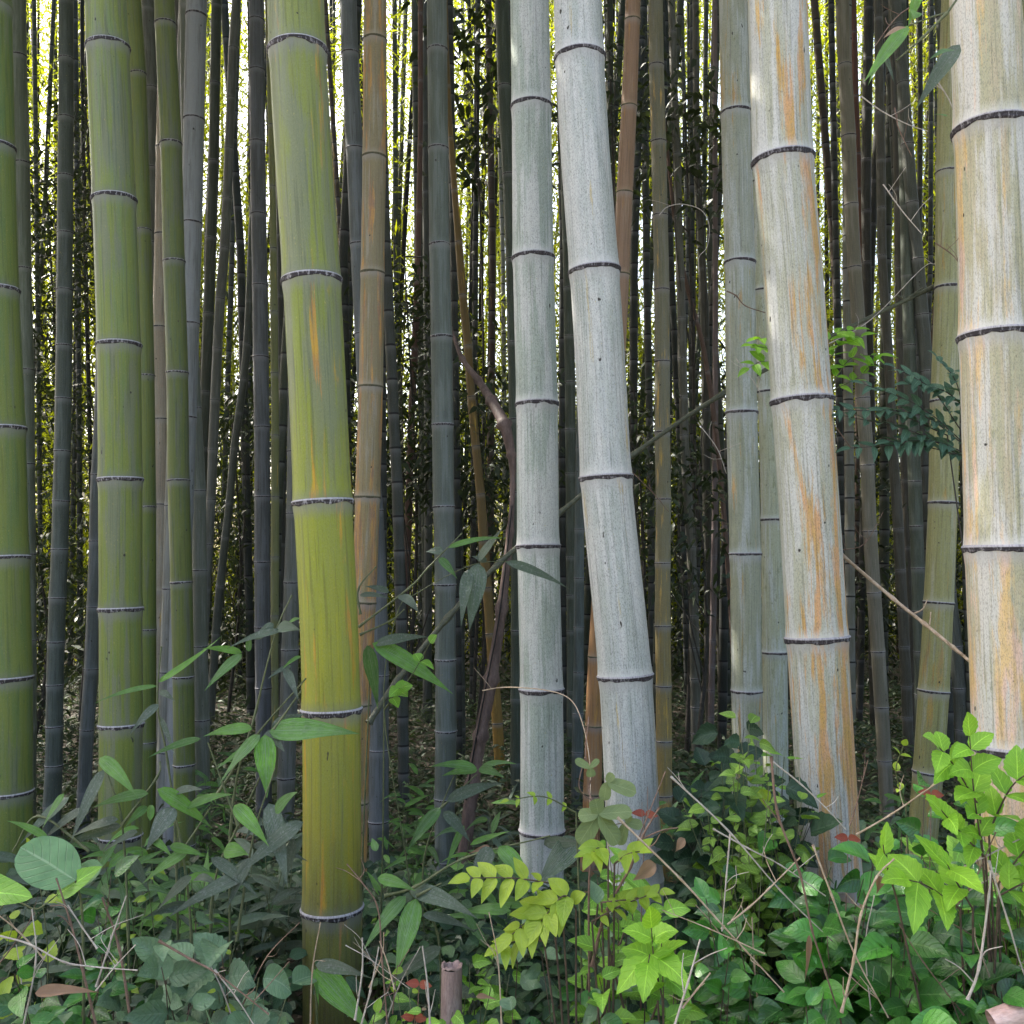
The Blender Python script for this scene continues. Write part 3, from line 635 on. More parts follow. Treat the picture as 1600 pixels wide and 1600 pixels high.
G('rust-coloured thin culm hugging the right side of the beige-grey culm near the top', culm_mat('culm_rust', [(0, srgb(110, 66, 46))], srgb(84, 50, 40), srgb(120, 90, 70), .1, YEL, 0, .2, 3.0, .5), .07,
  [(0, 1333, 10), (150, 1337, 10), (280, 1342, 9), (400, 1347, 9), (520, 1352, 9), (800, 1364, 9)], [50, 150, 240, 295, 400], sides=14)
G('black-looking upright culm second right of the beige-grey culm', M_grey('culm_black_a', 2.4, (60, 58, 54)), .09,
  [(0, 1357, 14), (200, 1354, 16), (300, 1353, 15), (420, 1354, 14), (600, 1359, 14), (800, 1362, 13), (1000, 1364, 13)], [250, 330, 410, 500], sides=16)
G('black-looking culm slanting across the dark upright one', M_grey('culm_black_b', 8.2, (56, 56, 56)), .08,
  [(0, 1383, 14), (150, 1375, 13), (215, 1371, 13), (283, 1366, 12), (400, 1362, 11), (600, 1354, 11)], [60, 140, 215, 283, 350], sides=14)
G('long dark grey culm slanting left as it rises, with sunlit flecks down its left side', M_grey('culm_dark_grey_c', 4.2, (92, 90, 84)), .08,
  [(250, 1376, 14), (400, 1378, 14), (450, 1381, 14), (560, 1389, 14), (700, 1395, 15), (800, 1402, 16), (890, 1407, 16), (980, 1412, 16), (1072, 1416, 16), (1150, 1419, 16), (1230, 1421, 16)], [325, 400, 550, 690, 826, 890, 950, 1010, 1072, 1120], sides=18)
G('slate culm slanting from the top centre-right down behind the olive culm', M_grey('culm_slate_c', 5.3, (88, 94, 92)), .085,
  [(0, 1398, 18), (130, 1411, 18), (226, 1418, 19), (317, 1425, 19), (405, 1434, 19), (492, 1441, 20), (580, 1448, 20), (700, 1460, 20), (850, 1474, 20), (1000, 1492, 20), (1075, 1500, 21), (1150, 1504, 21), (1230, 1507, 21)], [40, 130, 226, 317, 405, 492, 580, 670, 755, 840, 925, 1010, 1075, 1140], sides=22)
G('thin grey culm left of the dark grey-green pair below the dark compound leaves', M_grey('culm_grey_f', 6.3, (96, 92, 88)), .07,
  [(200, 1399, 10), (300, 1403, 11), (400, 1404, 12), (600, 1407, 12), (750, 1414, 12), (850, 1418, 12), (1000, 1424, 12), (1120, 1428, 12)], [295, 418, 530, 640, 750, 855, 960], sides=14)
G('broad dark grey-green culm just left of the olive culm, lower half of the picture', M_grey('culm_dgg', 7.9, (84, 96, 88)), .085,
  [(400, 1417, 18), (560, 1421, 19), (700, 1427, 20), (820, 1432, 20), (888, 1434, 20), (1018, 1438, 20), (1120, 1440, 20)], [540, 650, 752, 822, 888, 955, 1018, 1085], sides=20)
G('short thin dark culm end at the top, left of the olive culm', M_grey('culm_thin_dark', 2.3, (62, 64, 60)), .06,
  [(0, 1437, 8), (150, 1438, 8), (293, 1437, 8), (500, 1436, 8), (800, 1436, 8)], [60, 110, 240, 293], sides=12)
# bent dead culm: a path that folds over, so it is built as a tube
DEAD = plain_mat('dead_pink_brown', (.085, .052, .042), (.17, .11, .09), 30, .65, .3, (1, 1, .3))
S = Soup()
tube(S, catmull([P(704, 512, 4.7), P(722, 560, 4.6), P(747, 594, 4.5), P(768, 626, 4.4), P(788, 664, 4.3), P(799, 712, 4.3), P(801, 760, 4.3), P(797, 830, 4.3), P(784, 950, 4.3), P(768, 1060, 4.3), P(751, 1150, 4.3), P(738, 1230, 4.3), P(718, 1400, 4.3)], 8),
     [.007, .012, .016, .022, .027, .018, .010, .014, .022, .027, .028, .029, .030], 0, 16, knots=8)
o = S.build('dead_culm', DEAD)
tag(o, 'dead pinkish-brown culm bent over and split along its length, behind the straight white culm', 'bamboo', MG)
S2 = Soup()
cr = catmull([P(800, 790, 4.275), P(782, 950, 4.266), P(762, 1060, 4.268), P(742, 1165, 4.268), P(728, 1250, 4.268)], 6)
tube(S2, cr, .0035, .004, 5)
co = S2.build('crack', plain_mat('crack_black', (.008, .006, .005), (.012, .01, .008), 20)); co.parent = o

# --- the grove behind: slim culms one by one, deep shade put into their colours
BG = 'slim bamboo culms deeper in the grove'
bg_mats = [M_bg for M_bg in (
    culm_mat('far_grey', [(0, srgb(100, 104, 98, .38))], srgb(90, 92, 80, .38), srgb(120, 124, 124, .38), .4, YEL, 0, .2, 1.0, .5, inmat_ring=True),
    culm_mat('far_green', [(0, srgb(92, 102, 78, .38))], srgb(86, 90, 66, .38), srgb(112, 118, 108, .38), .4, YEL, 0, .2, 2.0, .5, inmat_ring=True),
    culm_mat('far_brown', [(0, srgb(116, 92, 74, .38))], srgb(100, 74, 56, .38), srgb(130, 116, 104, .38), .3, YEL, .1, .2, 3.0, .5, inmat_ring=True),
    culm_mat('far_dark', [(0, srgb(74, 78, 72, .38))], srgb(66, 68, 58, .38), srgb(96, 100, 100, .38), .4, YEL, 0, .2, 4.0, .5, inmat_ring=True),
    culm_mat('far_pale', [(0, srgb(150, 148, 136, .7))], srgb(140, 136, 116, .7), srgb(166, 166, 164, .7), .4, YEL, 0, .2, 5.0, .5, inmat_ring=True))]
bg_words = ['grey', 'greenish', 'brown', 'dark', 'pale']
# gaps between the front culms, by the names a viewer can find (photo columns)
gaps = [(-200, 60, 'the left edge and the dark slate culm'), (60, 150, 'the dark slate and the broad green culm'), (150, 250, 'the broad green and the dark green culm'),
        (250, 430, 'the dark green and the yellow-green culm'), (430, 560, 'the yellow-green and the tan mottled culm'), (560, 690, 'the tan mottled and the grey-green middle culm'),
        (690, 830, 'the grey-green middle and the straight white culm'), (830, 920, 'the two white culms'), (920, 1035, 'the broad white and the grey-ochre culm'),
        (1035, 1155, 'the grey-ochre and the grey-olive culm'), (1155, 1240, 'the grey-olive and the orange-stained culm'), (1240, 1345, 'the orange-stained and the beige-grey culm'),
        (1345, 1470, 'the beige-grey and the olive culm'), (1470, 1900, 'the olive culm and the right edge')]
placed = []
bglist = []
nb = 0
tries = 0
while nb < 225 and tries < 4000:
    tries += 1
    u = RS.uniform(-160, 1760)
    Y = 6.4 + 19 * RS.rand() ** 1.0
    if 602 < u < 662 and RS.rand() < .6: continue      # the bright opening stays open
    if 1262 < u < 1306 and RS.rand() < .6: continue
    if any(abs(u - a) < 7 + 40 / Y and abs(Y - b) < 1.2 for a, b in placed): continue
    placed.append((u, Y))
    dia = RS.uniform(.06, .10)
    w = dia * F / Y
    lean = RS.normal(0, 28); bow = RS.normal(0, 8)
    pts = [(0, u + lean, w * .93), (400, u + lean * .45 + bow, w * .97), (800, u, w), (1000, u - lean * .15, w)]
    sp = dia * RS.uniform(3.0, 4.0) * F / Y
    y0 = RS.uniform(0, sp)
    nodes = [y0 + sp * k for k in range(int(1050 / sp))]
    kd = RS.choice(5, p=[.30, .22, .14, .26, .08])
    gname = [g_[2] for g_ in gaps if g_[0] <= u < g_[1]]
    gname = gname[0] if gname else gaps[-1][2]
    far = 'in middle rows' if Y < 12 else ('in far rows' if Y < 18 else 'in last rows')
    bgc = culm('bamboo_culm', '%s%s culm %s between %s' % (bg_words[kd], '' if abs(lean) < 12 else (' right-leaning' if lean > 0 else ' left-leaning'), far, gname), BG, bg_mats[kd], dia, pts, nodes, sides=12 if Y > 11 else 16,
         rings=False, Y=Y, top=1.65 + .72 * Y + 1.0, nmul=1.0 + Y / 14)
    bgc['px'] = float(u + lean); bglist.append(bgc)
    nb += 1

def part_ways(lst, key):
    # things that would share a label are told apart by their order from left to right
    by = {}
    for o_ in lst: by.setdefault(o_['label'], []).append(o_)
    for lb_, os_ in by.items():
        if len(os_) > 1:
            os_.sort(key=key)
            w_ = ['leftmost', 'rightmost'] if len(os_) == 2 else (['leftmost', 'centre', 'rightmost'] if len(os_) == 3 else ['leftmost', 'second', 'third', 'fourth', 'fifth', 'sixth', 'seventh'][:len(os_)])
            for w__, o_ in zip(w_, os_): o_['label'] = w__ + ' ' + lb_
part_ways(bglist, lambda o_: o_['px'])
for o_ in bglist: del o_['px']
# past some three hundred culms the rest of the grove is one mass
S = Soup()
for _ in range(150):
    u = RS.uniform(-100, 1700); Yd = RS.uniform(15, 29); r_ = RS.uniform(.03, .055)
    p0 = P(u, 880, Yd); p1 = P(u + RS.normal(0, 26), 0, Yd + RS.normal(0, .6))
    p0[2] = ground_z(p0[0], Yd) - .1
    path = np.array([p0 + (p1 - p0) * t_ for t_ in np.linspace(0, 1.25, 40)]); path[:, 0] += np.sin(np.linspace(0, 3, 40) + _) * .12
    tube(S, path, r_, r_ * .8, 7)
tag(S.build('distant_culms', bg_mats[3]), 'countless thin shadowed bamboo culms packed together at the back of the grove', 'bamboo', kind='stuff')
# ------------------------------------------------------------------ far leaves and the canopy overhead
LEAF_FAR = leaf_mat('far_bamboo_leaf', (.13, .175, .012), (.29, .31, .020), trans=.5, rough=.5, vein=None, tr_gain=1.5)
LEAF_CAN = leaf_mat('canopy_leaf', (.07, .11, .02), (.12, .17, .03), trans=.25, rough=.5, vein=None)
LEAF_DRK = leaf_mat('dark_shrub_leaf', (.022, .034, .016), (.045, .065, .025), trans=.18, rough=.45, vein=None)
def spray_mass(S, n_cl, Yf, xf, zf, per, spread, Lr, Wr, keepf=None):
    """leaves gathered in drooping clusters so gaps and clumps show"""
    Yc = Yf(n_cl); Xc = xf(n_cl, Yc); Zc = zf(n_cl, Yc)
    if keepf is not None:
        k_ = keepf(Xc, Yc, Zc); Xc, Yc, Zc = Xc[k_], Yc[k_], Zc[k_]
    m_ = len(Xc)
    C_ = np.repeat(np.stack([Xc, Yc, Zc], 1), per, 0)
    tn = np.repeat(RS.rand(m_), per)
    N_ = m_ * per
    pos = C_ + RS.normal(0, 1, (N_, 3)) * np.array([spread, spread, spread * .7])
    pos[:, 2] = np.maximum(pos[:, 2], .05)
    leaves(S, pos, rnd_dir(N_, -.9, .1), rnd_dir(N_, .1, 1), RS.uniform(*Lr, N_), RS.uniform(*Wr, N_), .2, .1, 'lance', np.clip(tn * .6 + RS.rand(N_) * .4, 0, 1), 2, 1)
S = Soup()
pat = lambda X, Y, Z: np.sin(X * .8 + Y * .4) + np.sin(X * 2.3 - Z * 1.1 + 1) + np.sin(Z * 1.3 + X * .6 + Y * .9)
# leafy wall at the back: thick low down, opening to the sky higher up
spray_mass(S, 34000, lambda n: RS.uniform(15, 27, n), lambda n, Y: RS.uniform(-1, 1, n) * (Y * .60 + 2), lambda n, Y: RS.rand(n) ** .95 * (.74 * Y), 16, .34, (.16, .30), (.030, .055),
           lambda X, Y, Z: pat(X, Y, Z) + RS.normal(0, .7, len(X)) > -1.0 + 1.1 * Z / (.7 * Y) )
tag(S.build('bamboo_foliage', LEAF_FAR, smooth=False), 'mass of sunlit yellow-green bamboo leaves closing the back of the grove', 'foliage', kind='stuff')
S = Soup()
spray_mass(S, 6500, lambda n: RS.uniform(11, 22, n), lambda n, Y: RS.uniform(-1, 1, n) * (Y * .62 + 3), lambda n, Y: .1 + RS.rand(n) ** 1.3 * 4.4, 16, .36, (.14, .28), (.035, .065),
           lambda X, Y, Z: pat(X * 1.6, Y, Z * 1.4) + RS.normal(0, .6, len(X)) > -1.2 + .42 * Z)
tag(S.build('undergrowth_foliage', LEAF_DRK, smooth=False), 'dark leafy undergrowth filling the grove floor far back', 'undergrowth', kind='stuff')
S = Soup()
n = 82000
Y = RS.uniform(2.2, 17, n); X = RS.uniform(-1, 1, n) * (Y * .5 + 11)
lo = np.maximum(4.1, CAMZ + .64 * Y + .45)  # unseen canopy, its low front edge set to shade the deep grove
Zr = lo + RS.rand(n) * 3.0
k_ = np.sin(X * 1.1 + Y * 1.3) + np.sin(X * .7 - Y * .9 + 2) + RS.normal(0, .6, n) > -1.45
X, Y, Zr = X[k_], Y[k_], Zr[k_]
# added leaf wall behind the camera, unseen, blocks low sky light
n3 = 16000
S3 = Soup(); X3 = RS.uniform(-20, 20, n3); Y3 = RS.uniform(-9.5, -6, n3) - .1 * np.sin(X3); Z3 = RS.rand(n3) * 6.5
leaves(S3, np.stack([X3, Y3, Z3], 1), rnd_dir(n3, -.5, .3), rnd_dir(n3, .3, 1), RS.uniform(.3, .5, n3), RS.uniform(.10, .18, n3), .2, .1, 'lance', RS.rand(n3), 2, 1)
tag(S3.build('light_block_foliage', LEAF_CAN, smooth=False), 'unseen leaf wall added behind the camera to block low sky light', 'foliage', kind='stuff')
# the sides of the grove, outside the view, added to block side light
n2 = 26000
Y2 = RS.uniform(3, 24, n2); X2 = np.sign(RS.rand(n2) - .5) * (Y2 * .60 + 2.2 + RS.rand(n2) * 3); Z2 = RS.rand(n2) * 9
X, Y, Zr = np.concatenate([X, X2]), np.concatenate([Y, Y2]), np.concatenate([Zr, Z2]); m_ = len(X)
leaves(S, np.stack([X, Y, Zr], 1), rnd_dir(m_, -.5, .3), rnd_dir(m_, .3, 1), RS.uniform(.26, .42, m_), RS.uniform(.09, .15, m_), .2, .1, 'lance', RS.rand(m_), 2, 1)
tag(S.build('canopy_foliage', LEAF_CAN, smooth=False), 'dense green bamboo leaf canopy closing over the grove', 'foliage', kind='stuff')

# dark shrubs and small trees inside the grove
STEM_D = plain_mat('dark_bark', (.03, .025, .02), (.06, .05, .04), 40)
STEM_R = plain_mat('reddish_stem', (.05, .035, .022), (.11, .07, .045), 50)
def dark_shrub(label, px, top, bot, w, Y, n, lean=0, size=.09, mat=None, kind='ovate', group='dark leafy shrubs growing inside the grove'):
    b = P(px, 880, Y); gz = float(ground_z(b[0], Y))
    e = empty('shrub', (b[0], Y, gz)); tag(e, label, 'shrub', group)
    Ss, Sl = Soup(), Soup()
    t_ = P(px + lean, top, Y); b_ = P(px, bot, Y)
    hw = w / 2 / F * Y
    main = catmull([np.array([b[0], Y, gz]), np.array([b[0] + .1, Y + .05, (gz + t_[2]) * .45]), t_], 8)
    tube(Ss, main, .022, .006, 6)
    for k in range(max(5, n // 90)):
        q = main[RS.randint(len(main) // 5, len(main))]
        zc_ = RS.uniform(b_[2], t_[2])
        cpt = np.array([b[0] + (t_[0] - b[0]) * (zc_ - b_[2]) / max(.1, t_[2] - b_[2]) + RS.uniform(-1, 1) * hw, Y + RS.uniform(-.5, .5), zc_])
        path = catmull([q, (q + cpt) / 2 + RS.normal(0, .08, 3), cpt], 5)
        tube(Ss, path, .007, .003, 4)
        m2 = 90
        off = RS.normal(0, 1, (m2, 3)) * np.array([.26, .26, .17])
        leaves(Sl, cpt + off, rnd_dir(m2, -.8, .2), rnd_dir(m2, .2, 1), RS.uniform(.7, 1.3, m2) * size, RS.uniform(.7, 1.2, m2) * size * .42, .3, .12, kind, RS.rand(m2), 4, 2)
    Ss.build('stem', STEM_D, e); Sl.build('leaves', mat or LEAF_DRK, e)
    return e
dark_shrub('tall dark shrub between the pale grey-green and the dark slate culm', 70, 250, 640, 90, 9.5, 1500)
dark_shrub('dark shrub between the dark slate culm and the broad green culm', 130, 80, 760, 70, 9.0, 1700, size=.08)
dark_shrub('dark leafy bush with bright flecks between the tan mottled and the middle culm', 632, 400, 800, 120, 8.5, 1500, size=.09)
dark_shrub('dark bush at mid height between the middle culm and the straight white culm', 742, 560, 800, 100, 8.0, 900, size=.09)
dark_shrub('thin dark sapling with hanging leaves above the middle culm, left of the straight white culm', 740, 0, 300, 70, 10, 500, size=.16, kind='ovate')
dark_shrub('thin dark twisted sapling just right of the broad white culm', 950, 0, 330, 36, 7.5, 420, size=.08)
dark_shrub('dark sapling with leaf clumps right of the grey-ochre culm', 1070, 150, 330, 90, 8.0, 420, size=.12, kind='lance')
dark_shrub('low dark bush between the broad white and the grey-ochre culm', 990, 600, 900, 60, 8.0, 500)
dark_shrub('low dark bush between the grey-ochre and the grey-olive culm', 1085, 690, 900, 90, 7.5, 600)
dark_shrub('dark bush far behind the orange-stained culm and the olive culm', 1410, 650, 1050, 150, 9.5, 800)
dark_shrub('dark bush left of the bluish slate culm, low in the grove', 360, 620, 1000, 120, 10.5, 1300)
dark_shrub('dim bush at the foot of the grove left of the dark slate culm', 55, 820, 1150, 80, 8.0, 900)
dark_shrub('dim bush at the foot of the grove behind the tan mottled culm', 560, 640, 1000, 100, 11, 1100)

# ------------------------------------------------------------------ understorey
GRN_SASA = leaf_mat('sasa_leaf', (.060, .12, .060), (.17, .40, .05), trans=.24, rough=.36, vein='along', vein_c=(.22, .32, .20), spec=.35, dust=.16, dry=(.34, .28, .18), dry_amt=-.06)
GRN_SASAD = leaf_mat('sasa_leaf_dull', (.075, .112, .080), (.15, .22, .12), trans=.14, rough=.42, vein='along', vein_c=(.16, .18, .16), spec=.35, dust=.3, dry=(.24, .17, .10), dry_amt=.0)
LIME = leaf_mat('lime_leaf', (.17, .31, .025), (.36, .47, .045), trans=.38, rough=.42, vein='side', vein_c=(.34, .46, .12))
MIDG = leaf_mat('mid_green_leaf', (.13, .29, .035), (.24, .46, .055), trans=.3, rough=.38, vein='side')
GLOSS = leaf_mat('glossy_dark_leaf', (.016, .070, .014), (.075, .27, .030), trans=.12, rough=.2, vein='side', vein_c=(.14, .27, .08), spec=.6)
DULL = leaf_mat('dull_blue_green_leaf', (.045, .095, .052), (.15, .25, .125), trans=.15, rough=.45, vein='side', vein_c=(.13, .19, .12), spec=.3, dust=.12)
SAGE = leaf_mat('sage_leaf', (.13, .19, .07), (.22, .28, .11), trans=.3, rough=.45, vein='side', vein_c=(.3, .36, .18))
REDL = leaf_mat('red_leaf', (.22, .035, .02), (.34, .09, .04), trans=.3, rough=.35, vein='side', vein_c=(.3, .12, .06))
DRYL = leaf_mat('dry_leaf', (.30, .18, .11), (.42, .28, .19), trans=.2, rough=.7, vein='along', vein_c=(.3, .2, .14))
TWIG_P = plain_mat('pale_dry_twig', (.36, .31, .26), (.50, .45, .39), 60, .7)
TWIG_T = plain_mat('tan_dry_twig', (.34, .24, .15), (.48, .38, .28), 60, .6)
TWIG_B = plain_mat('brown_twig', (.13, .075, .05), (.22, .14, .10), 60, .7)
STEM_G = plain_mat('green_stem', (.07, .09, .03), (.13, .14, .06), 60, .5)
STEM_O = plain_mat('olive_stem', (.05, .055, .03), (.10, .10, .055), 60, .5)

# ground cover: litter and low herbs too many to count
S = Soup()
n = 16000
Y = 2.6 + 12 * RS.rand(n) ** 1.5; X = RS.uniform(-1, 1, n) * (Y * .62 + 1)
leaves(S, np.stack([X, Y, ground_z(X, Y) + RS.uniform(.0, .03, n)], 1), rnd_dir(n, -.1, .35), rnd_dir(n, .6, 1), RS.uniform(.06, .14, n), RS.uniform(.010, .022, n), .1, .15, 'lance', RS.rand(n), 3, 1)
tag(S.build('leaf_litter', leaf_mat('litter', (.02, .018, .012), (.05, .04, .028), trans=.1, rough=.75, vein=None)), 'dry fallen bamboo leaves strewn over the dark ground', 'leaf litter', kind='stuff')
S = Soup()
n = 60000
Y = 3.3 + 11 * RS.rand(n) ** 1.05; X = RS.uniform(-1, 1, n) * (Y * .62 + .6)
hgt = (.10 + .22 * (np.sin(X * 2.1 + Y) * .5 + .5)) * (1 - .3 * smooth01(7, 11, Y))
leaves(S, np.stack([X, Y, ground_z(X, Y) + RS.rand(n) * hgt], 1), rnd_dir(n, -.3, .8), rnd_dir(n, .4, 1), RS.uniform(.05, .18, n), RS.uniform(.014, .036, n), .35, .12, 'lance', RS.rand(n) * .8, 3, 1)
n = 9000
Y = 3.0 + 5 * RS.rand(n); X = RS.uniform(-1, 1, n) * (Y * .62 + .6)
leaves(S, np.stack([X, Y, ground_z(X, Y) + RS.rand(n) * .28], 1), rnd_dir(n, -.4, .4), rnd_dir(n, .5, 1), RS.uniform(.03, .06, n), RS.uniform(.02, .035, n), .2, .12, 'ovate', RS.rand(n) * .8, 4, 2)
tag(S.build('ground_cover', leaf_mat('herb_leaf', (.035, .055, .028), (.075, .12, .045), trans=.2, rough=.5, vein=None)), 'low dark grass and herbs covering the ground under the culms', 'ground cover', kind='stuff')
# leafy carpet right at the front bank, colour darkened to stand in for shade
S = Soup()
n = 26000
Y = RS.uniform(1.35, 3.1, n); X = RS.uniform(-1, 1, n) * (Y * .6 + 1.4)
hh = .06 + .26 * RS.rand(n) ** .7
u_ = 800 + X / Y * F
k_ = ~((u_ > 462) & (u_ < 585) & (Y < 2.22) & (RS.rand(n) < .93))
X, Y, hh = X[k_], Y[k_], hh[k_]; n = len(X)
leaves(S, np.stack([X, Y, ground_z(X, Y) + hh], 1), rnd_dir(n, -.5, .4), rnd_dir(n, .5, 1) - np.array([0, .5, 0]), RS.uniform(.030, .062, n), RS.uniform(.018, .036, n), .25, .12, 'ovate', RS.rand(n) ** 1.4, 6, 2)
tag(S.build('bank_ground_cover', leaf_mat('bank_leaf', (.012, .034, .016), (.06, .13, .045), trans=.15, rough=.42, vein='side', vein_c=(.10, .16, .08), spec=.35)), 'dense low dark-green leaves covering the front bank', 'ground cover', kind='stuff')

def leaf_px(Sl, a, b, w, Y, Yt=None, kind='lance', tone=.5, droop=.15, fold=.1, seg=14, ac=4, face=-1.0, wave=.02, twist=0.0):
    """one leaf from root pixel a to tip pixel b"""
    Yt = Y if Yt is None else Yt
    A_, B_ = P(a[0], a[1], Y), P(b[0], b[1], Yt)
    d_ = B_ - A_; L = np.linalg.norm(d_)
    A2 = A_; aim = B_ + np.array([0, 0, L * droop]); d2 = aim - A2
    L2 = L / (1 - .35 * droop) if True else L
    upv = np.array([RS.normal(0, .25), face, .75 + RS.normal(0, .2)])
    leaves(Sl, A2[None], d2, upv, L2, w / F * Y * 1.05, droop, fold, kind, tone, seg, ac, wave, twist)

def sasa(label, Y, stems, lvs, mat=None, group='dwarf bamboo plants with long ribbed leaves', rad=.0022):
    b = P(stems[0][0][0], stems[0][0][1], Y)
    gz = float(ground_z(b[0], Y))
    e = empty('dwarf_bamboo', (b[0], Y, gz)); tag(e, label, 'dwarf bamboo', group)
    Ss = Soup()
    for si, st in enumerate(stems):
        pp = [P(x, y, Y + (st_i * .01)) for st_i, (x, y) in enumerate(st)]
        if si == 0:
            f0 = pp[0].copy(); f0[2] = gz - .02; f0[0] += .02
            if pp[0][2] > gz + .05: pp = [f0] + pp
        tube(Ss, catmull(pp, 6), rad * 1.3, rad * .6, 7, knots=6)
    for lv in lvs:
        Sl = Soup()
        a, b_, w, tn = lv[:4]
        kw = lv[4] if len(lv) > 4 else {}
        leaf_px(Sl, a, b_, w, Y + kw.get('dy', RS.uniform(-.03, .03)), Y + kw.get('dt', RS.uniform(-.08, .02)), tone=tn, droop=kw.get('droop', .18), twist=kw.get('twist', RS.normal(0, .3)), wave=.03, fold=kw.get('fold', .1))
        Sl.build('leaf', kw.get('mat') or mat or (GRN_SASA if tn > .35 else GRN_SASAD), e)
    Ss.build('stem', STEM_G, e)
    return e

sasa('dwarf bamboo whose long pale-ribbed leaf lies across the yellow-green culm', 1.95, [[(330, 1420), (372, 1290), (412, 1200), (428, 1140)], [(372, 1290), (350, 1230), (325, 1160)], [(428, 1140), (470, 1080)]],
     [((421, 1143), (563, 1146), 38, .55, dict(droop=.10, dy=-.0, dt=-.05)), ((414, 1148), (417, 1247), 34, 1.0, dict(droop=.0)), ((407, 1148), (350, 1218), 26, .45), ((394, 1139), (318, 1150), 20, .7),
      ((314, 1154), (233, 1183), 12, .4), ((425, 1137), (482, 1112), 18, .2), ((432, 1140), (400, 1180), 18, .2), ((420, 1150), (445, 1175), 16, .25), ((405, 1160), (342, 1200), 14, .6)])
sasa('dwarf bamboo with small spread leaves at mid height, left of the yellow-green culm', 2.0, [[(360, 1300), (400, 1110), (432, 985), (456, 930)], [(340, 1240), (400, 1150), (478, 1060)]],
     [((378, 1022), (326, 1074), 17, .4), ((378, 1020), (312, 1012), 12, .9), ((440, 985), (358, 1012), 16, .35), ((388, 1018), (392, 984), 12, .4), ((432, 982), (471, 984), 20, .35), ((400, 1000), (432, 975), 12, .3),
      ((428, 975), (400, 995), 14, .3), ((450, 975), (472, 965), 8, .6), ((445, 1045), (465, 1092), 14, .15), ((455, 1040), (420, 1060), 10, .2), ((470, 1025), (442, 1045), 8, .9)])
sasa('slender dwarf bamboo shoot with a white underside leaf, in front of the broad green culm', 2.05, [[(275, 1330), (262, 1190), (246, 1100), (252, 1010)]],
     [((246, 1072), (150, 1098), 10, .55), ((248, 1100), (208, 1142), 15, .1, dict(mat=None)), ((249, 1080), (273, 1096), 11, .2), ((246, 1066), (338, 998), 13, 1.0, dict(droop=-.15)), ((250, 1120), (272, 1180), 8, .3)])
sasa('dwarf bamboo with arching grey-green leaves in front of the foot of the broad green culm', 1.9, [[(200, 1440), (190, 1280), (175, 1230), (160, 1185)], [(190, 1290), (245, 1215), (250, 1190)], [(140, 1330), (60, 1275), (20, 1330)]],
     [((163, 1202), (118, 1302), 22, .15), ((156, 1184), (212, 1244), 22, .7), ((108, 1246), (40, 1312), 20, .35), ((130, 1264), (70, 1312), 16, .05), ((232, 1240), (145, 1262), 18, .45), ((190, 1290), (100, 1322), 18, .15),
      ((185, 1280), (110, 1310), 16, .1), ((100, 1240), (70, 1290), 14, .6), ((75, 1310), (5, 1278), 12, .8), ((200, 1333), (228, 1386), 20, .35), ((215, 1300), (165, 1330), 16, .2), ((230, 1260), (198, 1290), 14, .5)])
sasa('dwarf bamboo with broad leaves between the dark green culm and the yellow-green culm', 1.85, [[(300, 1480), (285, 1330), (268, 1260), (246, 1232)], [(370, 1470), (385, 1370), (400, 1290), (430, 1200)], [(285, 1330), (330, 1260)]],
     [((246, 1233), (323, 1289), 24, .85), ((290, 1263), (371, 1237), 17, .7), ((272, 1262), (233, 1322), 30, .05), ((265, 1322), (320, 1338), 15, .8), ((294, 1330), (228, 1378), 20, .6), ((366, 1258), (416, 1318), 24, .85),
      ((420, 1255), (446, 1374), 30, .2), ((474, 1284), (380, 1362), 26, .12), ((395, 1320), (480, 1345), 20, .05), ((392, 1340), (360, 1410), 20, .05), ((460, 1310), (445, 1380), 18, .05), ((330, 1340), (400, 1400), 18, .2),
      ((390, 1365), (270, 1430), 24, .15), ((350, 1330), (390, 1335), 26, .9), ((300, 1370), (250, 1420), 20, .3), ((430, 1270), (470, 1230), 20, .5), ((270, 1240), (320, 1232), 16, .1)])
sasa('dwarf bamboo with a bright green drooping leaf just right of the yellow-green culm', 2.32, [[(566, 1400), (572, 1200), (576, 1100), (578, 1008)], [(560, 980), (640, 918), (668, 888), (722, 833)], [(562, 992), (610, 970), (632, 952)], [(563, 960), (560, 920), (588, 885)]],
     [((582, 1005), (700, 1080), 32, .85, dict(droop=.12)), ((584, 1008), (674, 993), 19, .3), ((574, 1008), (588, 1094), 23, .4), ((625, 930), (653, 956), 20, .25), ((608, 925), (568, 915), 12, .3), ((562, 930), (610, 935), 12, .3),
      ((692, 862), (664, 862), 16, .35), ((686, 872), (711, 901), 14, .4), ((700, 856), (796, 838), 13, .7)])
sasa('dwarf bamboo spray of hanging dusty leaves before the straight white culm', 2.5, [[(640, 1380), (600, 1110), (620, 960), (655, 925), (740, 882), (815, 877)]],
     [((748, 880), (734, 982), 32, .35, dict(droop=.05)), ((732, 890), (722, 968), 20, .2), ((746, 876), (786, 823), 22, .3, dict(droop=-.1)), ((790, 878), (884, 918), 15, .35, dict(dy=-.03, dt=-.06)), ((760, 878), (735, 868), 12, .3)], rad=.0014)
sasa('dwarf bamboo with narrow leaves in front of the foot of the grey-green middle culm', 2.3, [[(665, 1500), (662, 1350), (690, 1260), (724, 1180)], [(690, 1262), (745, 1210)]],
     [((688, 1262), (640, 1326), 20, .4), ((693, 1268), (731, 1312), 18, .35), ((698, 1252), (796, 1218), 20, .3), ((745, 1200), (668, 1196), 16, .55), ((746, 1203), (690, 1212), 16, .7), ((750, 1200), (812, 1192), 17, .5), ((748, 1202), (790, 1215), 14, .4), ((725, 1290), (700, 1350), 12, .7)])
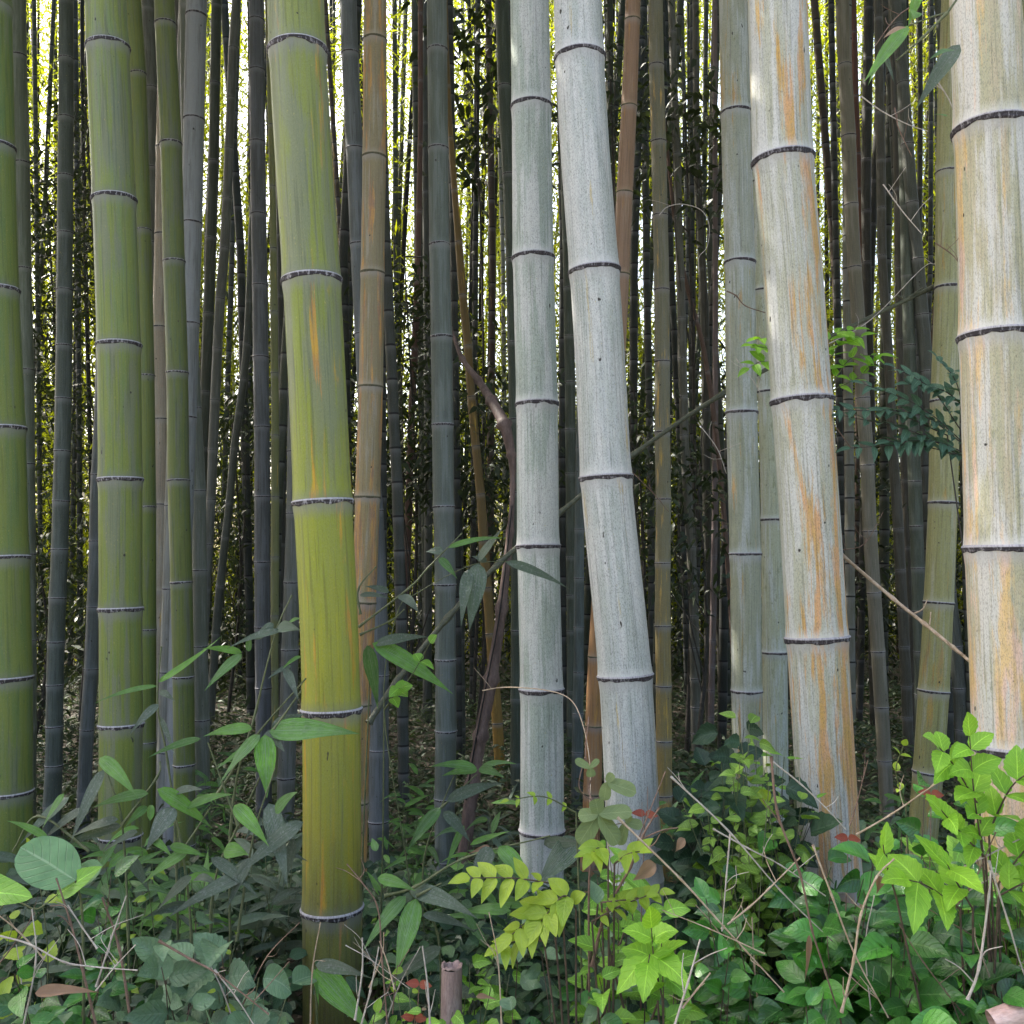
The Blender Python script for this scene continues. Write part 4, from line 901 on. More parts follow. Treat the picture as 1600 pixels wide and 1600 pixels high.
sasa('low dwarf bamboo with a pale hanging leaf, right of the foot of the yellow-green culm', 1.8, [[(690, 1640), (684, 1460), (640, 1394)], [(600, 1400), (650, 1385), (728, 1340), (860, 1306)], [(650, 1400), (690, 1380)]],
     [((650, 1404), (617, 1532), 32, .6, dict(droop=.0)), ((634, 1400), (574, 1478), 23, .4), ((640, 1390), (746, 1434), 28, .3), ((590, 1372), (650, 1392), 18, .7), ((768, 1324), (738, 1378), 27, .1), ((780, 1322), (832, 1396), 32, .75),
      ((905, 1312), (842, 1384), 40, .35), ((850, 1320), (925, 1318), 22, .2), ((633, 1384), (630, 1365), 9, .1), ((660, 1430), (740, 1455), 20, .2), ((690, 1480), (610, 1540), 22, .25), ((588, 1330), (580, 1306), 12, .5)])
sasa('dwarf bamboo leaf pair hanging over the base of the yellow-green culm', 1.7, [[(500, 1700), (494, 1560), (492, 1512)]],
     [((492, 1514), (580, 1612), 42, .8, dict(droop=.02)), ((493, 1508), (584, 1528), 22, .3), ((491, 1514), (497, 1565), 7, .9)])
sasa('bamboo twig with yellowing hanging leaves at the upper right', 1.75, [[(1600, 0), (1480, 20), (1420, 40)], [(1480, 20), (1440, 60), (1400, 95)]],
     [((1418, 40), (1350, 128), 24, .9, dict(droop=.02)), ((1432, 18), (1428, 30), 20, .8), ((1437, -10), (1422, 34), 18, .85), ((1395, 60), (1362, 124), 16, .7), ((1376, 75), (1394, 122), 14, .35), ((1500, 70), (1440, 160), 26, .35), ((1490, 78), (1455, 92), 18, .4),
      ((1415, 42), (1382, 60), 18, .9, dict(mat=DRYL)), ((1480, 182), (1455, 178), 9, .7)])

# ------------------------------------------------------------------ other plants
def plant(name, label, cat, base, parts, group=None):
    """base: world point; parts: [(part name, Soup, material)]"""
    e = empty(name, tuple(float(v) for v in base)); tag(e, label, cat, group)
    for n_, s_, m_ in parts: s_.build(n_, STEM_R if (m_ is TWIG_B and n_ == 'stems') else m_, e)
    return e

def spray(Ss, Sl, path, n, L, W, kind, tone, ang=1.0, up=None, term=True, r=.0013, seg=8, droop=.22, fold=.12):
    """opposite leaflets along a twig"""
    path = np.asarray(path); tube(Ss, path, r * 1.3, r * .6, 5)
    m_ = len(path)
    for k in range(n):
        f = (k + .7) / (n + .3) * (m_ - 1); i0 = min(int(f), m_ - 2)
        p_ = path[i0] + (path[i0 + 1] - path[i0]) * (f - i0)
        T = path[i0 + 1] - path[i0]; T = T / np.linalg.norm(T)
        upv = np.array([0, -.55, .85]) if up is None else np.array(up)
        upv = upv + RS.normal(0, .15, 3)
        sd = np.cross(T, upv); sd /= np.linalg.norm(sd)
        k_ = (.75 + .5 * math.sin(math.pi * (k + .6) / (n + .4)))
        for s_ in (-1, 1):
            dd = T * math.cos(ang) + sd * s_ * math.sin(ang) + RS.normal(0, .12, 3)
            leaves(Sl, p_[None], dd, upv + RS.normal(0, .25, 3), L * k_ * RS.uniform(.85, 1.1), W * k_, RS.uniform(.05, droop * 1.6), fold, kind, np.clip(tone + RS.normal(0, .15), 0, 1), seg, 2, .03)
    if term:
        T = path[-1] - path[-2]
        leaves(Sl, path[-1][None], T, np.array([0, -.6, .8]), L, W, droop, fold, kind, tone, seg, 2, .03)

def bush(name, label, px, Y, top, w, nst, nlf, L, W, kind, mat, smat=None, tone=(.2, .9), cat='shrub', group=None, seg=8, r=.0012, depth=.22, pairs=True, spread=1.0, fold=.12, base_px=None):
    """arching stems from one base, leaves set along them; top/w in photograph pixels"""
    b = P(px if base_px is None else base_px, 880, Y); gz = float(ground_z(b[0], Y)); base = np.array([b[0], Y, gz])
    tp = P(px, top, Y); hw = w / 2 / F * Y
    Ss, Sl = Soup(), Soup()
    for k in range(nst):
        a = RS.uniform(-1, 1)
        hgt = (tp[2] - gz) * RS.uniform(.55, 1.0) * (1 - .28 * abs(a))
        end = np.array([tp[0] + a * hw, Y + RS.uniform(-depth, depth), gz + hgt])
        st = base + np.array([(tp[0] - base[0]) * .3 + a * hw * .35, RS.uniform(-depth, depth) * .5, -.02])
        mid = (st + end) / 2 + np.array([-a * hw * .25 + RS.normal(0, .025), RS.normal(0, .04), hgt * .10])
        path = catmull([st, mid, end], 7)
        tube(Ss, path, r * 1.5, r * .6, 5)
        m2 = nlf
        f = np.linspace(.12, 1, m2) * (len(path) - 1.001); i0 = f.astype(int)
        pp = path[i0] + (path[i0 + 1] - path[i0]) * (f - i0)[:, None]
        T = path[i0 + 1] - path[i0]; T /= np.linalg.norm(T, axis=1)[:, None]
        az = np.arange(m2) * 2.4 + RS.rand() * 6
        out = np.stack([np.cos(az), np.sin(az), RS.uniform(-.35, .35, m2)], 1)
        if pairs:
            out[:, 1] = out[:, 1] * .8 - .25
        dd = T * RS.uniform(.1, .6, m2)[:, None] + out * spread
        upv = np.array([0, -.75, .8]) + RS.normal(0, .28, (m2, 3))
        sz = RS.uniform(.6, 1.15, m2)
        leaves(Sl, pp + out * .006, dd, upv, L * sz, W * sz, RS.uniform(.02, .5, m2), fold * RS.uniform(.6, 2.6, m2), kind, np.clip(RS.uniform(tone[0], tone[1], m2), 0, 1), seg, 4 if L > .05 else 2, .03)
    return plant(name, label, cat, base, [('stems', Ss, smat or TWIG_B), ('leaves', Sl, mat)], group)

PX = lambda px, Y: px / F * Y
# --- left bank
S1, S2 = Soup(), Soup()
leaf_px(S2, (118, 1376), (30, 1322), 74, 1.6, kind='round', tone=.75, droop=.05, seg=16, ac=6, fold=.05, wave=.02)
b = P(118, 1376, 1.6); tube(S1, catmull([np.array([b[0] + .02, 1.62, ground_z(b[0], 1.6)]), P(130, 1470, 1.62), b], 6), .003, .0015, 6)
leaf_px(S2, (160, 1352), (98, 1392), 40, 1.63, kind='ovate', tone=.5, droop=.1)
plant('broad_leaf_plant', 'big round puckered green leaf with curved veins on the left bank', 'plant', (b[0], 1.6, float(ground_z(b[0], 1.6))), [('stem', S1, STEM_G), ('leaf', S2, leaf_mat('puckered_leaf', (.10, .20, .09), (.16, .30, .13), trans=.2, rough=.45, vein='side', vein_c=(.34, .44, .28)))])
S1, S2 = Soup(), Soup()
leaf_px(S2, (-30, 1392), (50, 1402), 62, 1.55, kind='heart', tone=.7, droop=.05, seg=14, ac=4, fold=.06)
leaf_px(S2, (88, 1400), (162, 1352), 40, 1.6, kind='ovate', tone=.5, droop=.05)
b = P(-20, 1400, 1.55); tube(S1, catmull([np.array([b[0], 1.58, ground_z(b[0], 1.6)]), P(-10, 1460, 1.58), P(60, 1420, 1.57), P(90, 1398, 1.6)], 6), .002, .001, 6)
plant('heart_leaf_vine', 'vine with a pale green heart-shaped leaf at the left edge', 'vine', (b[0], 1.58, float(ground_z(b[0], 1.6))), [('stem', S1, STEM_G), ('leaves', S2, MIDG)])
bush('bush', 'bright lime shrub poking in at the left edge below the sea-green culm', 5, 1.75, 1285, 110, 6, 9, .05, .030, 'toothed', LIME, STEM_G, (.4, .9), seg=10)
bush('bush', 'dull blue-green leafy plant at the bottom left corner', 60, 1.5, 1480, 200, 20, 13, .072, .048, 'ovate', DULL, TWIG_B, (.1, .8))
bush('bush', 'dark glossy plant low on the left bank below the round leaf', 110, 1.62, 1400, 200, 18, 13, .060, .032, 'ovate', GLOSS, TWIG_B, (.1, .7))
bush('bush', 'jagged grey-green leafy plant left of the yellow-green culm base', 370, 1.65, 1440, 150, 22, 13, .072, .052, 'toothed', DULL, TWIG_B, (.1, .7), seg=12)
bush('bush', 'low dull green plant in front of the dark green culm foot', 260, 1.6, 1440, 200, 20, 13, .066, .042, 'ovate', DULL, TWIG_B, (.2, .9))
bush('bush', 'round-leaved sage green plant left of the base of the yellow-green culm', 405, 1.5, 1500, 90, 7, 7, .052, .042, 'round', leaf_mat('sage_round', (.07, .14, .07), (.11, .20, .10), trans=.2, rough=.5, vein='side', vein_c=(.2, .28, .18)), STEM_G, (.2, .8))
bush('bush', 'small lime-leaved seedling among the grey leaves left of the yellow-green culm', 365, 1.7, 1420, 110, 7, 9, .026, .014, 'ovate', LIME, STEM_G, (.2, .8))
bush('bush', 'lime green seedling at mid left, before the whitish culm foot', 225, 2.0, 1235, 70, 6, 9, .028, .018, 'ovate', LIME, STEM_G, (.1, .6))
bush('bush', 'pale green round-leaved plant at the bottom, just left of the yellow-green culm', 400, 1.42, 1560, 130, 6, 8, .040, .032, 'round', DULL, STEM_G, (.4, 1))
bush('bush', 'dark narrow-leaved plant between the left edge and the broad green culm foot', 60, 2.1, 1290, 180, 12, 8, .09, .020, 'lance', GRN_SASAD, STEM_G, (.1, .8))
bush('bush', 'tangle of long dark leaves before the light grey-green culm foot', 330, 2.05, 1330, 170, 12, 8, .10, .022, 'lance', GRN_SASAD, STEM_G, (.1, .8))
gs = 'dwarf bamboo clumps around the culm feet'
for lb_, x_, Y_, tp_, w_, ns_ in (('long-leaved dwarf bamboo clump between the two leftmost green culms', 95, 2.6, 1230, 120, 9), ('dwarf bamboo clump before the foot of the broad green culm', 200, 2.3, 1255, 120, 10),
        ('dwarf bamboo clump before the dark green culm foot', 290, 2.2, 1225, 110, 10), ('dwarf bamboo clump hiding the foot of the grey culm left of the yellow-green one', 425, 2.3, 1215, 110, 11),
        ('dwarf bamboo clump between the yellow-green and the middle culm', 640, 2.7, 1290, 120, 9), ('dwarf bamboo clump right of the grey-green middle culm', 760, 2.8, 1240, 100, 8),
        ('far dwarf bamboo clump left of the grey-green middle culm', 640, 4.6, 1160, 100, 10), ('far dwarf bamboo clump right of the grey-green middle culm', 755, 4.4, 1130, 90, 9),
        ('far dwarf bamboo clump behind the dark green culm foot', 350, 4.8, 1160, 120, 10), ('dwarf bamboo clump at the left foot of the straight white culm', 800, 2.2, 1330, 80, 7),
        ('far dwarf bamboo clump right of the broad white culm', 1080, 4.6, 1170, 90, 9), ('far dwarf bamboo clump between the orange-stained and the olive culm', 1400, 4.4, 1190, 110, 10)):
    bush('dwarf_bamboo', lb_, x_, Y_, tp_, w_, ns_, 9, .135 if Y_ < 3 else .15, .024, 'lance', [GRN_SASA, GRN_SASAD][int(x_) % 2], STEM_G, (.2, 1), cat='dwarf bamboo', group=gs, seg=9, fold=.12)
# --- centre
bush('bush', 'fresh green low plant right of the base of the yellow-green culm', 665, 1.75, 1450, 140, 12, 11, .040, .022, 'toothed', MIDG, STEM_G, (.1, .8), seg=8)
bush('bush', 'small lime seedling at the bottom right of the yellow-green culm', 610, 1.6, 1500, 80, 6, 10, .024, .014, 'ovate', LIME, STEM_G, (.0, .6))
bush('bush', 'leafy green plant behind the hollow stump', 735, 1.85, 1410, 130, 10, 9, .050, .026, 'toothed', MIDG, STEM_G, (.1, .8))
bush('bush', 'dull green leafy plant in front of the grey-green middle culm foot', 690, 2.3, 1380, 200, 14, 9, .06, .022, 'lance', GRN_SASAD, STEM_G, (.2, .9))
bush('bush', 'dark oval-leaved plant at the bottom between the stump and the bright spray', 800, 1.55, 1470, 160, 12, 10, .056, .040, 'ovate', DULL, TWIG_B, (.3, .9))
bush('bush', 'dark glossy-leaved plant at the bottom in the centre', 900, 1.55, 1510, 220, 14, 11, .046, .032, 'round', GLOSS, TWIG_B, (.2, .9))
bush('bush', 'reddish-brown stemmed dark shrub under the sage five-leaflet vine', 935, 1.65, 1400, 170, 12, 8, .050, .034, 'ovate', DULL, TWIG_B, (.3, 1), r=.003)
# bright privet-like sprays
def sprays(label, Y, lst, L, W, kind, mat, smat, base_px, tone=.6, name='leafy_spray', cat='sapling', ang=1.0, seg=9, group=None):
    b = P(base_px, 880, Y); gz = float(ground_z(b[0], Y)); base = np.array([b[0], Y, gz])
    Ss, Sl = Soup(), Soup()
    for it in lst:
        pts, n = it[0], it[1]; k = it[2] if len(it) > 2 else 1.0
        pp = [P(x, y, Y - .02 * i_) for i_, (x, y) in enumerate(pts)]
        tube(Ss, catmull([base + RS.normal(0, .01, 3), (base * .5 + pp[0] * .5) + np.array([0, 0, .03]), pp[0]], 6), .0026, .0016, 6)
        spray(Ss, Sl, catmull(pp, 6), n, L * k, W * k, kind, tone, ang, seg=seg)
    return plant(name, label, cat, base, [('stems', Ss, smat), ('leaves', Sl, mat)], group)
sprays('bright yellow-green spray of paired leaves at bottom centre, left of the vine', 1.6, [([(860, 1380), (800, 1372), (735, 1372)], 5, 1.0), ([(880, 1440), (850, 1420), (800, 1460)], 5, 1.1), ([(900, 1420), (880, 1400), (845, 1440)], 4, 1.2), ([(850, 1470), (810, 1470), (780, 1480)], 3, .8)], .040, .022, 'ovate', LIME, TWIG_B, 900, .9)
sprays('lime green twig with small paired leaves right of the sage vine', 1.6, [([(940, 1410), (985, 1405), (1030, 1395)], 5, .9), ([(925, 1440), (970, 1415), (1010, 1400)], 4, .8), ([(960, 1350), (980, 1335), (1000, 1330)], 3, 1.0), ([(950, 1340), (935, 1325), (925, 1335)], 3, 1.1)], .034, .018, 'ovate', LIME, TWIG_B, 950, .55)
sprays('bright green sapling with toothed hanging leaves at the bottom, right of centre', 1.55, [([(1035, 1560), (1022, 1500), (1018, 1450)], 3, 1.0), ([(1022, 1480), (1016, 1490), (1013, 1505)], 1, 1.1)], .062, .034, 'toothed', leaf_mat('fresh_green_leaf', (.16, .38, .03), (.30, .54, .045), trans=.35, rough=.4, vein='side'), TWIG_B, 1040, .6, seg=14)
# sage five-leaflet vine
S1, S2 = Soup(), Soup()
def palm(cx, cy, Yc, specs):
    for (tx, ty, w) in specs: leaf_px(S2, (cx, cy), (tx, ty), w, Yc, kind='oblong', tone=RS.uniform(.3, .9), droop=.03, fold=.05, ac=4)
palm(935, 1272, 1.66, [(903, 1275, 22), (905, 1318, 30), (965, 1318, 34), (988, 1268, 26), (930, 1247, 24)])
palm(922, 1200, 1.68, [(898, 1187, 14), (924, 1214, 15), (936, 1186, 10)])
palm(948, 1222, 1.68, [(944, 1250, 19), (994, 1238, 26), (958, 1208, 14)])
palm(978, 1285, 1.68, [(968, 1320, 18), (1004, 1290, 18), (985, 1272, 12)])
base = P(925, 1440, 1.7)
tube(S1, catmull([np.array([base[0], 1.7, ground_z(base[0], 1.7)]), P(920, 1400, 1.7), P(934, 1320, 1.68), P(932, 1272, 1.67), P(920, 1235, 1.7), P(925, 1210, 1.7), P(915, 1180, 1.7), P(920, 1120, 1.75)], 7), .0022, .001, 5)
tube(S1, catmull([P(915, 1180, 1.7), P(905, 1230, 1.7), P(930, 1250, 1.7), P(948, 1222, 1.69)], 7), .001, .0007, 5)
tube(S1, catmull([P(934, 1300, 1.68), P(955, 1290, 1.68), P(978, 1285, 1.69)], 5), .001, .0007, 5)
plant('vine', 'sage-green vine of five rounded leaflets climbing before the broad white culm foot', 'vine', (base[0], 1.7, float(ground_z(base[0], 1.7))), [('stem', S1, TWIG_B), ('leaves', S2, SAGE)])
# --- right
bush('bush', 'dark ivy-like shrub with blue-green leaves left of the orange-stained culm', 1150, 2.15, 1110, 200, 44, 18, .072, .052, 'toothed', leaf_mat('ivy_leaf', (.012, .032, .018), (.040, .085, .038), trans=.12, rough=.42, vein='side', vein_c=(.08, .13, .07), spec=.3), STEM_D, (.1, .9), seg=10, depth=.18)
bush('bush', 'lime-green small-leaved climber growing over the dark ivy-like shrub', 1160, 2.0, 1075, 190, 40, 15, .042, .026, 'ovate', leaf_mat('climber_leaf', (.10, .20, .03), (.22, .36, .05), trans=.32, rough=.42, vein='side'), STEM_G, (.0, 1), depth=.12)
bush('bush', 'feathery green growth at the foot of the pale mossy culm', 1200, 2.25, 1040, 90, 12, 12, .04, .012, 'lance', MIDG, STEM_G, (.2, .9))
bush('bush', 'dim leafy plant right behind the foot of the orange-stained culm', 1370, 2.6, 1220, 130, 12, 11, .05, .032, 'ovate', DULL, STEM_D, (.2, 1))
gp = 'glossy dark-leaved plants covering the right bank'
bush('bush', 'glossy dark shrub in front of the foot of the orange-stained culm', 1300, 1.75, 1285, 200, 30, 15, .078, .046, 'ovate', GLOSS, TWIG_B, (.1, 1), group=gp, seg=10)
bush('bush', 'glossy dark shrub with the largest leaves, right of the crossing dry twigs', 1400, 1.6, 1350, 240, 32, 15, .084, .050, 'ovate', GLOSS, TWIG_B, (.1, 1), group=gp, seg=10)
bush('bush', 'glossy dark shrub at the bottom below the orange-stained culm', 1270, 1.45, 1480, 200, 22, 14, .066, .038, 'ovate', GLOSS, TWIG_B, (.1, .9), group=gp, seg=10)
bush('bush', 'glossy green shrub at the bottom right corner by the fallen culm piece', 1500, 1.45, 1470, 220, 22, 14, .074, .044, 'ovate', GLOSS, TWIG_B, (.3, 1), group=gp, seg=10)
bush('bush', 'glossy dark shrub at the bottom between the fresh sapling and the dry twigs', 1130, 1.5, 1450, 200, 22, 14, .066, .038, 'ovate', GLOSS, TWIG_B, (.2, 1), group=gp, seg=10)
bush('bush', 'glossy small-leaved shrub under the crossing dry twigs, right of centre', 1130, 1.75, 1360, 200, 22, 14, .056, .036, 'ovate', GLOSS, TWIG_B, (.1, .9), group=gp, seg=10)
bush('bush', 'dark oval-leaved twig with two upright glossy leaves, above the crossing twigs', 1078, 1.7, 1262, 60, 3, 6, .052, .032, 'ovate', GLOSS, TWIG_B, (.5, 1), group=gp, seg=10)
bush('bush', 'dark glossy shrub before the foot of the thickest culm', 1535, 1.62, 1225, 230, 36, 17, .066, .042, 'ovate', GLOSS, TWIG_B, (.1, .9), group=gp, seg=10)
bush('bush', 'mid-green leafy shrub hiding the foot of the thickest culm', 1590, 1.7, 1200, 200, 34, 16, .062, .036, 'toothed', MIDG, TWIG_B, (.1, 1), seg=10)
bush('bush', 'glossy shrub before the foot of the olive culm', 1440, 1.75, 1265, 170, 28, 15, .060, .038, 'ovate', GLOSS, TWIG_B, (.2, 1), group=gp, seg=10)
bush('bush', 'green leafy shrub hiding the foot of the broad white culm', 985, 1.75, 1285, 150, 24, 13, .052, .032, 'ovate', MIDG, TWIG_B, (.0, .8), seg=10)
fresh = bpy.data.materials['fresh_green_leaf']
sprays('bright green sapling with tiers of toothed leaves before the thickest culm', 1.5, [([(1535, 1330), (1522, 1240), (1515, 1150)], 5, 1.0), ([(1530, 1260), (1490, 1195), (1465, 1165)], 3, .9), ([(1545, 1300), (1580, 1230), (1620, 1200)], 4, 1.1), ([(1540, 1340), (1500, 1300), (1470, 1265)], 3, .9), ([(1560, 1380), (1600, 1330), (1640, 1290)], 4, 1.1)], .056, .030, 'toothed', fresh, TWIG_B, 1550, .5, seg=12)
sprays('fresh green drooping leaves of a low sapling among the dry twigs at right', 1.48, [([(1500, 1420), (1450, 1385), (1420, 1375)], 2, 1.2), ([(1520, 1420), (1490, 1370), (1480, 1350)], 2, 1.1), ([(1560, 1400), (1600, 1380), (1640, 1370)], 3, 1.0), ([(1400, 1400), (1385, 1350), (1380, 1320)], 2, .8)], .058, .030, 'toothed', fresh, TWIG_B, 1500, .75, seg=12)
sprays('seedling with yellow-green leaf pairs on a curled stem by the olive culm foot', 1.9, [([(1415, 1255), (1400, 1205), (1412, 1165)], 3, .6)], .036, .024, 'ovate', LIME, STEM_G, 1420, .5)
dk = []
for (a_, b_, n_) in (((1530, 730), (1320, 650), 10), ((1515, 700), (1350, 600), 9), ((1500, 670), (1400, 575), 8), ((1510, 660), (1465, 560), 7), ((1525, 720), (1330, 700), 9), ((1530, 690), (1510, 575), 6), ((1480, 680), (1300, 640), 9), ((1500, 690), (1380, 640), 7), ((1520, 650), (1420, 600), 7), ((1530, 720), (1390, 690), 8)):
    dk.append(([a_, ((a_[0] + b_[0]) / 2 + 6, (a_[1] + b_[1]) / 2 - 14), b_], n_, 1.0))
sprays('sapling of dark blue-green pinnate leaves fanned out before the olive culm', 2.3, dk, .044, .019, 'ovate', leaf_mat('pinnate_dark_leaf', (.045, .10, .062), (.09, .17, .10), trans=.2, rough=.5, vein='side', spec=.3), STEM_D, 1590, .5, seg=8, name='sapling')
sprays('fresh green pinnate spray just right of the orange-stained culm at mid height', 2.6, [([(1300, 600), (1330, 560), (1375, 555)], 5, 1.0), ([(1290, 590), (1310, 540), (1345, 525)], 5, 1.0), ([(1300, 610), (1340, 590), (1365, 565)], 4, .9), ([(1290, 560), (1300, 525), (1335, 515)], 4, .9)], .050, .022, 'ovate', fresh, STEM_G, 1285, .4, name='sapling')
sprays('small fresh green leaves showing between the grey-olive and the orange-stained culm', 2.6, [([(1230, 590), (1195, 565), (1170, 575)], 3, 1.0), ([(1230, 560), (1200, 545), (1175, 540)], 3, .9), ([(1225, 540), (1200, 530), (1180, 530)], 2, .8)], .045, .024, 'ovate', fresh, STEM_G, 1240, .6, name='sapling')
sprays('seedling with a few tiny lime leaves crossing the straight white culm foot', 1.75, [([(900, 1270), (850, 1245), (795, 1250)], 4, 1.0)], .018, .009, 'ovate', LIME, STEM_G, 915, .5, name='sapling')
sprays('small heart-leaved climber on the slanting thin stem right of the yellow-green culm', 2.3, [([(600, 1110), (640, 1060), (672, 1005)], 2, 1.0), ([(600, 1110), (620, 1080), (625, 1075)], 2, 1.0)], .036, .028, 'ovate', MIDG, STEM_G, 600, .6, name='climber', cat='vine')
for lb, x, y, Yr in (('tiny red leaf pair on a twig before the orange-stained culm foot', 1325, 1310, 1.72), ('small red leaf pair on a twig right of the broad white culm foot', 1008, 1272, 1.72), ('reddish leaves at the tip of a twig by the olive culm foot', 1455, 1240, 1.7),
                     ('small orange-red leaf pair left of the hollow stump', 655, 1538, 1.6), ('rusty leaf pair at the bottom left of the hollow stump', 648, 1590, 1.55)):
    S1, S2 = Soup(), Soup()
    b = P(x, y, Yr); gz = float(ground_z(b[0], Yr))
    tube(S1, catmull([np.array([b[0] + .02, Yr, gz]), np.array([b[0] - .01, Yr, (gz + b[2]) / 2]), b], 6), .0016, .0008, 5)
    leaf_px(S2, (x, y), (x - 22, y - 2), 14, Yr, kind='ovate', tone=.3, droop=.1); leaf_px(S2, (x, y), (x + 20, y + 3), 14, Yr, kind='ovate', tone=.6, droop=.1)
    plant('red_leaf_twig', lb, 'twig', (b[0], Yr, gz), [('stem', S1, TWIG_B), ('leaves', S2, REDL)])

# ------------------------------------------------------------------ dry twigs, stems, stump, fallen pieces
def twig(label, pts, Y, r, mat, spurs=1, Y2=None, name='dry_twig', group='dry leafless twigs sticking out of the bank', knots=7, r2=None):
    Y2 = Y if Y2 is None else Y2
    S = Soup()
    n = len(pts)
    pp = [P(x, y, Y + (Y2 - Y) * i_ / (n - 1)) for i_, (x, y) in enumerate(pts)]
    path = catmull(pp, 7)
    tube(S, path, r, r2 or r * .55, 7, knots=knots)
    for k in range(spurs):
        q = path[RS.randint(2, len(path) - 2)]
        e_ = q + np.array([RS.normal(0, .03), RS.normal(0, .02), RS.uniform(.015, .05)])
        tube(S, catmull([q, (q + e_) / 2 + RS.normal(0, .004, 3), e_], 4), r * .5, r * .3, 5)
    return tag(S.build(name, mat), label, 'twig', group)
tw = [
 ('pale dry twig running from before the ivy-like shrub down to the right', [(1048, 1213), (1138, 1298), (1220, 1392), (1300, 1470)], 1.6, .0026, TWIG_P),
 ('straight pale twig crossing the longest pale one right of centre', [(1114, 1295), (1170, 1326), (1220, 1352), (1290, 1400)], 1.62, .0024, TWIG_P),
 ('long tan twig arching from the white culm foot down to the bottom right', [(965, 1277), (1065, 1375), (1115, 1430), (1165, 1485), (1225, 1550)], 1.5, .0028, TWIG_T),
 ('upright pinkish twig in the middle of the crossing twigs', [(1141, 1303), (1135, 1370), (1128, 1455)], 1.55, .0024, TWIG_P),
 ('reddish-tan twig curving up to the right from the crossing twigs', [(1127, 1452), (1170, 1418), (1200, 1390), (1250, 1340)], 1.57, .0028, TWIG_T),
 ('brown jointed twig falling past the left side of the orange-stained culm', [(1205, 1182), (1215, 1270), (1250, 1365), (1268, 1450), (1290, 1520), (1318, 1610)], 1.52, .0034, TWIG_B),
 ('thin white twig lying across the foot of the orange-stained culm', [(1206, 1189), (1250, 1224), (1290, 1262), (1322, 1296)], 1.55, .0022, TWIG_P),
 ('tan twig rising to the right between the orange-stained and the olive culm feet', [(1338, 1304), (1390, 1274), (1440, 1240), (1482, 1212)], 1.55, .0026, TWIG_T),
 ('forked pale twig standing before the glossy leaves at right', [(1315, 1582), (1334, 1500), (1345, 1430), (1370, 1370), (1397, 1342)], 1.42, .0032, TWIG_T),
 ('thin red-brown twig standing right of the orange-stained culm', [(1328, 1290), (1340, 1250), (1356, 1188)], 1.6, .0018, TWIG_B),
 ('long brown twig slanting down right through the glossy leaves', [(1270, 1320), (1300, 1400), (1335, 1490), (1388, 1590)], 1.45, .0026, TWIG_T),
 ('pale twig lying towards the right edge below the bright sapling', [(1492, 1362), (1540, 1338), (1600, 1308), (1660, 1285)], 1.5, .0026, TWIG_P),
 ('second pale twig towards the right edge, just beneath the first', [(1470, 1420), (1530, 1382), (1600, 1345), (1660, 1310)], 1.5, .0022, TWIG_P),
 ('grey twig descending steeply at the right edge', [(1545, 1345), (1575, 1440), (1600, 1520), (1640, 1600)], 1.45, .0026, TWIG_P),
 ('stout grey twig standing at bottom right before the fallen culm piece', [(1512, 1562), (1530, 1510), (1545, 1400), (1548, 1360)], 1.4, .0034, TWIG_P),
 ('tan twig leaning right at the bottom right of the glossy leaves', [(1475, 1440), (1520, 1380), (1556, 1300)], 1.48, .0022, TWIG_B),
 ('stout brown twig leaning right before the broad white culm foot', [(925, 1510), (945, 1430), (985, 1355), (1005, 1305), (1030, 1262)], 1.62, .0048, TWIG_B),
 ('thin reddish twig rising beside the stout brown one', [(990, 1330), (1012, 1275), (1040, 1205)], 1.63, .0022, TWIG_B),
 ('grey twig slanting up at the bottom, right of the fresh sapling', [(1053, 1606), (1075, 1535), (1094, 1468)], 1.4, .0030, TWIG_P),
 ('short tan twig branching beside the grey one at the bottom', [(1066, 1575), (1090, 1545), (1110, 1520)], 1.4, .0024, TWIG_T),
 ('arching pale twig from the left edge across the left bank', [(-10, 1460), (45, 1475), (100, 1503), (160, 1512), (215, 1516)], 1.45, .0024, TWIG_P),
 ('pale twig slanting up to the right on the left bank', [(150, 1548), (180, 1510), (212, 1476)], 1.44, .0018, TWIG_P),
 ('brown stem leaning right below the big round leaf', [(152, 1610), (128, 1510), (110, 1440), (88, 1372)], 1.5, .0034, TWIG_B),
 ('grey twig running up left on the left bank', [(152, 1482), (128, 1448), (106, 1414)], 1.46, .0022, TWIG_P),
 ('long grey twig slanting down to the right at the bottom left', [(248, 1470), (300, 1500), (340, 1522), (420, 1585)], 1.42, .0030, TWIG_B),
 ('thin upright twig at the left edge', [(35, 1610), (56, 1500), (50, 1420)], 1.44, .0022, TWIG_P),
 ('thick brown stem in the middle of the left bank', [(205, 1600), (186, 1480), (160, 1402)], 1.55, .0040, TWIG_B),
 ('tan twig hooked over the lower part of the yellow-green culm', [(606, 1610), (597, 1500), (590, 1418), (565, 1378), (542, 1350)], 1.6, .0026, TWIG_B),
 ('pale twig leaning right at the foot of the yellow-green culm', [(562, 1610), (578, 1550), (592, 1480)], 1.55, .0026, TWIG_P),
 ('pale upright twig left of the hollow stump', [(672, 1605), (668, 1540), (660, 1478)], 1.5, .0028, TWIG_P),
 ('thin pale twig crossing the yellow-green culm near its base', [(540, 1477), (580, 1500), (640, 1545)], 1.6, .0014, TWIG_P),
 ('thin upright tan twig right of the hollow stump', [(784, 1605), (778, 1500), (764, 1425)], 1.52, .0020, TWIG_T),
 ('pale twig in the gap left of the broad green culm foot', [(335, 1515), (370, 1560), (402, 1610)], 1.42, .0020, TWIG_P)]
for k_, (lb, pts, Y, r, m_) in enumerate(tw): twig(lb, pts, Y, r * .62, m_, spurs=2)
tws = []
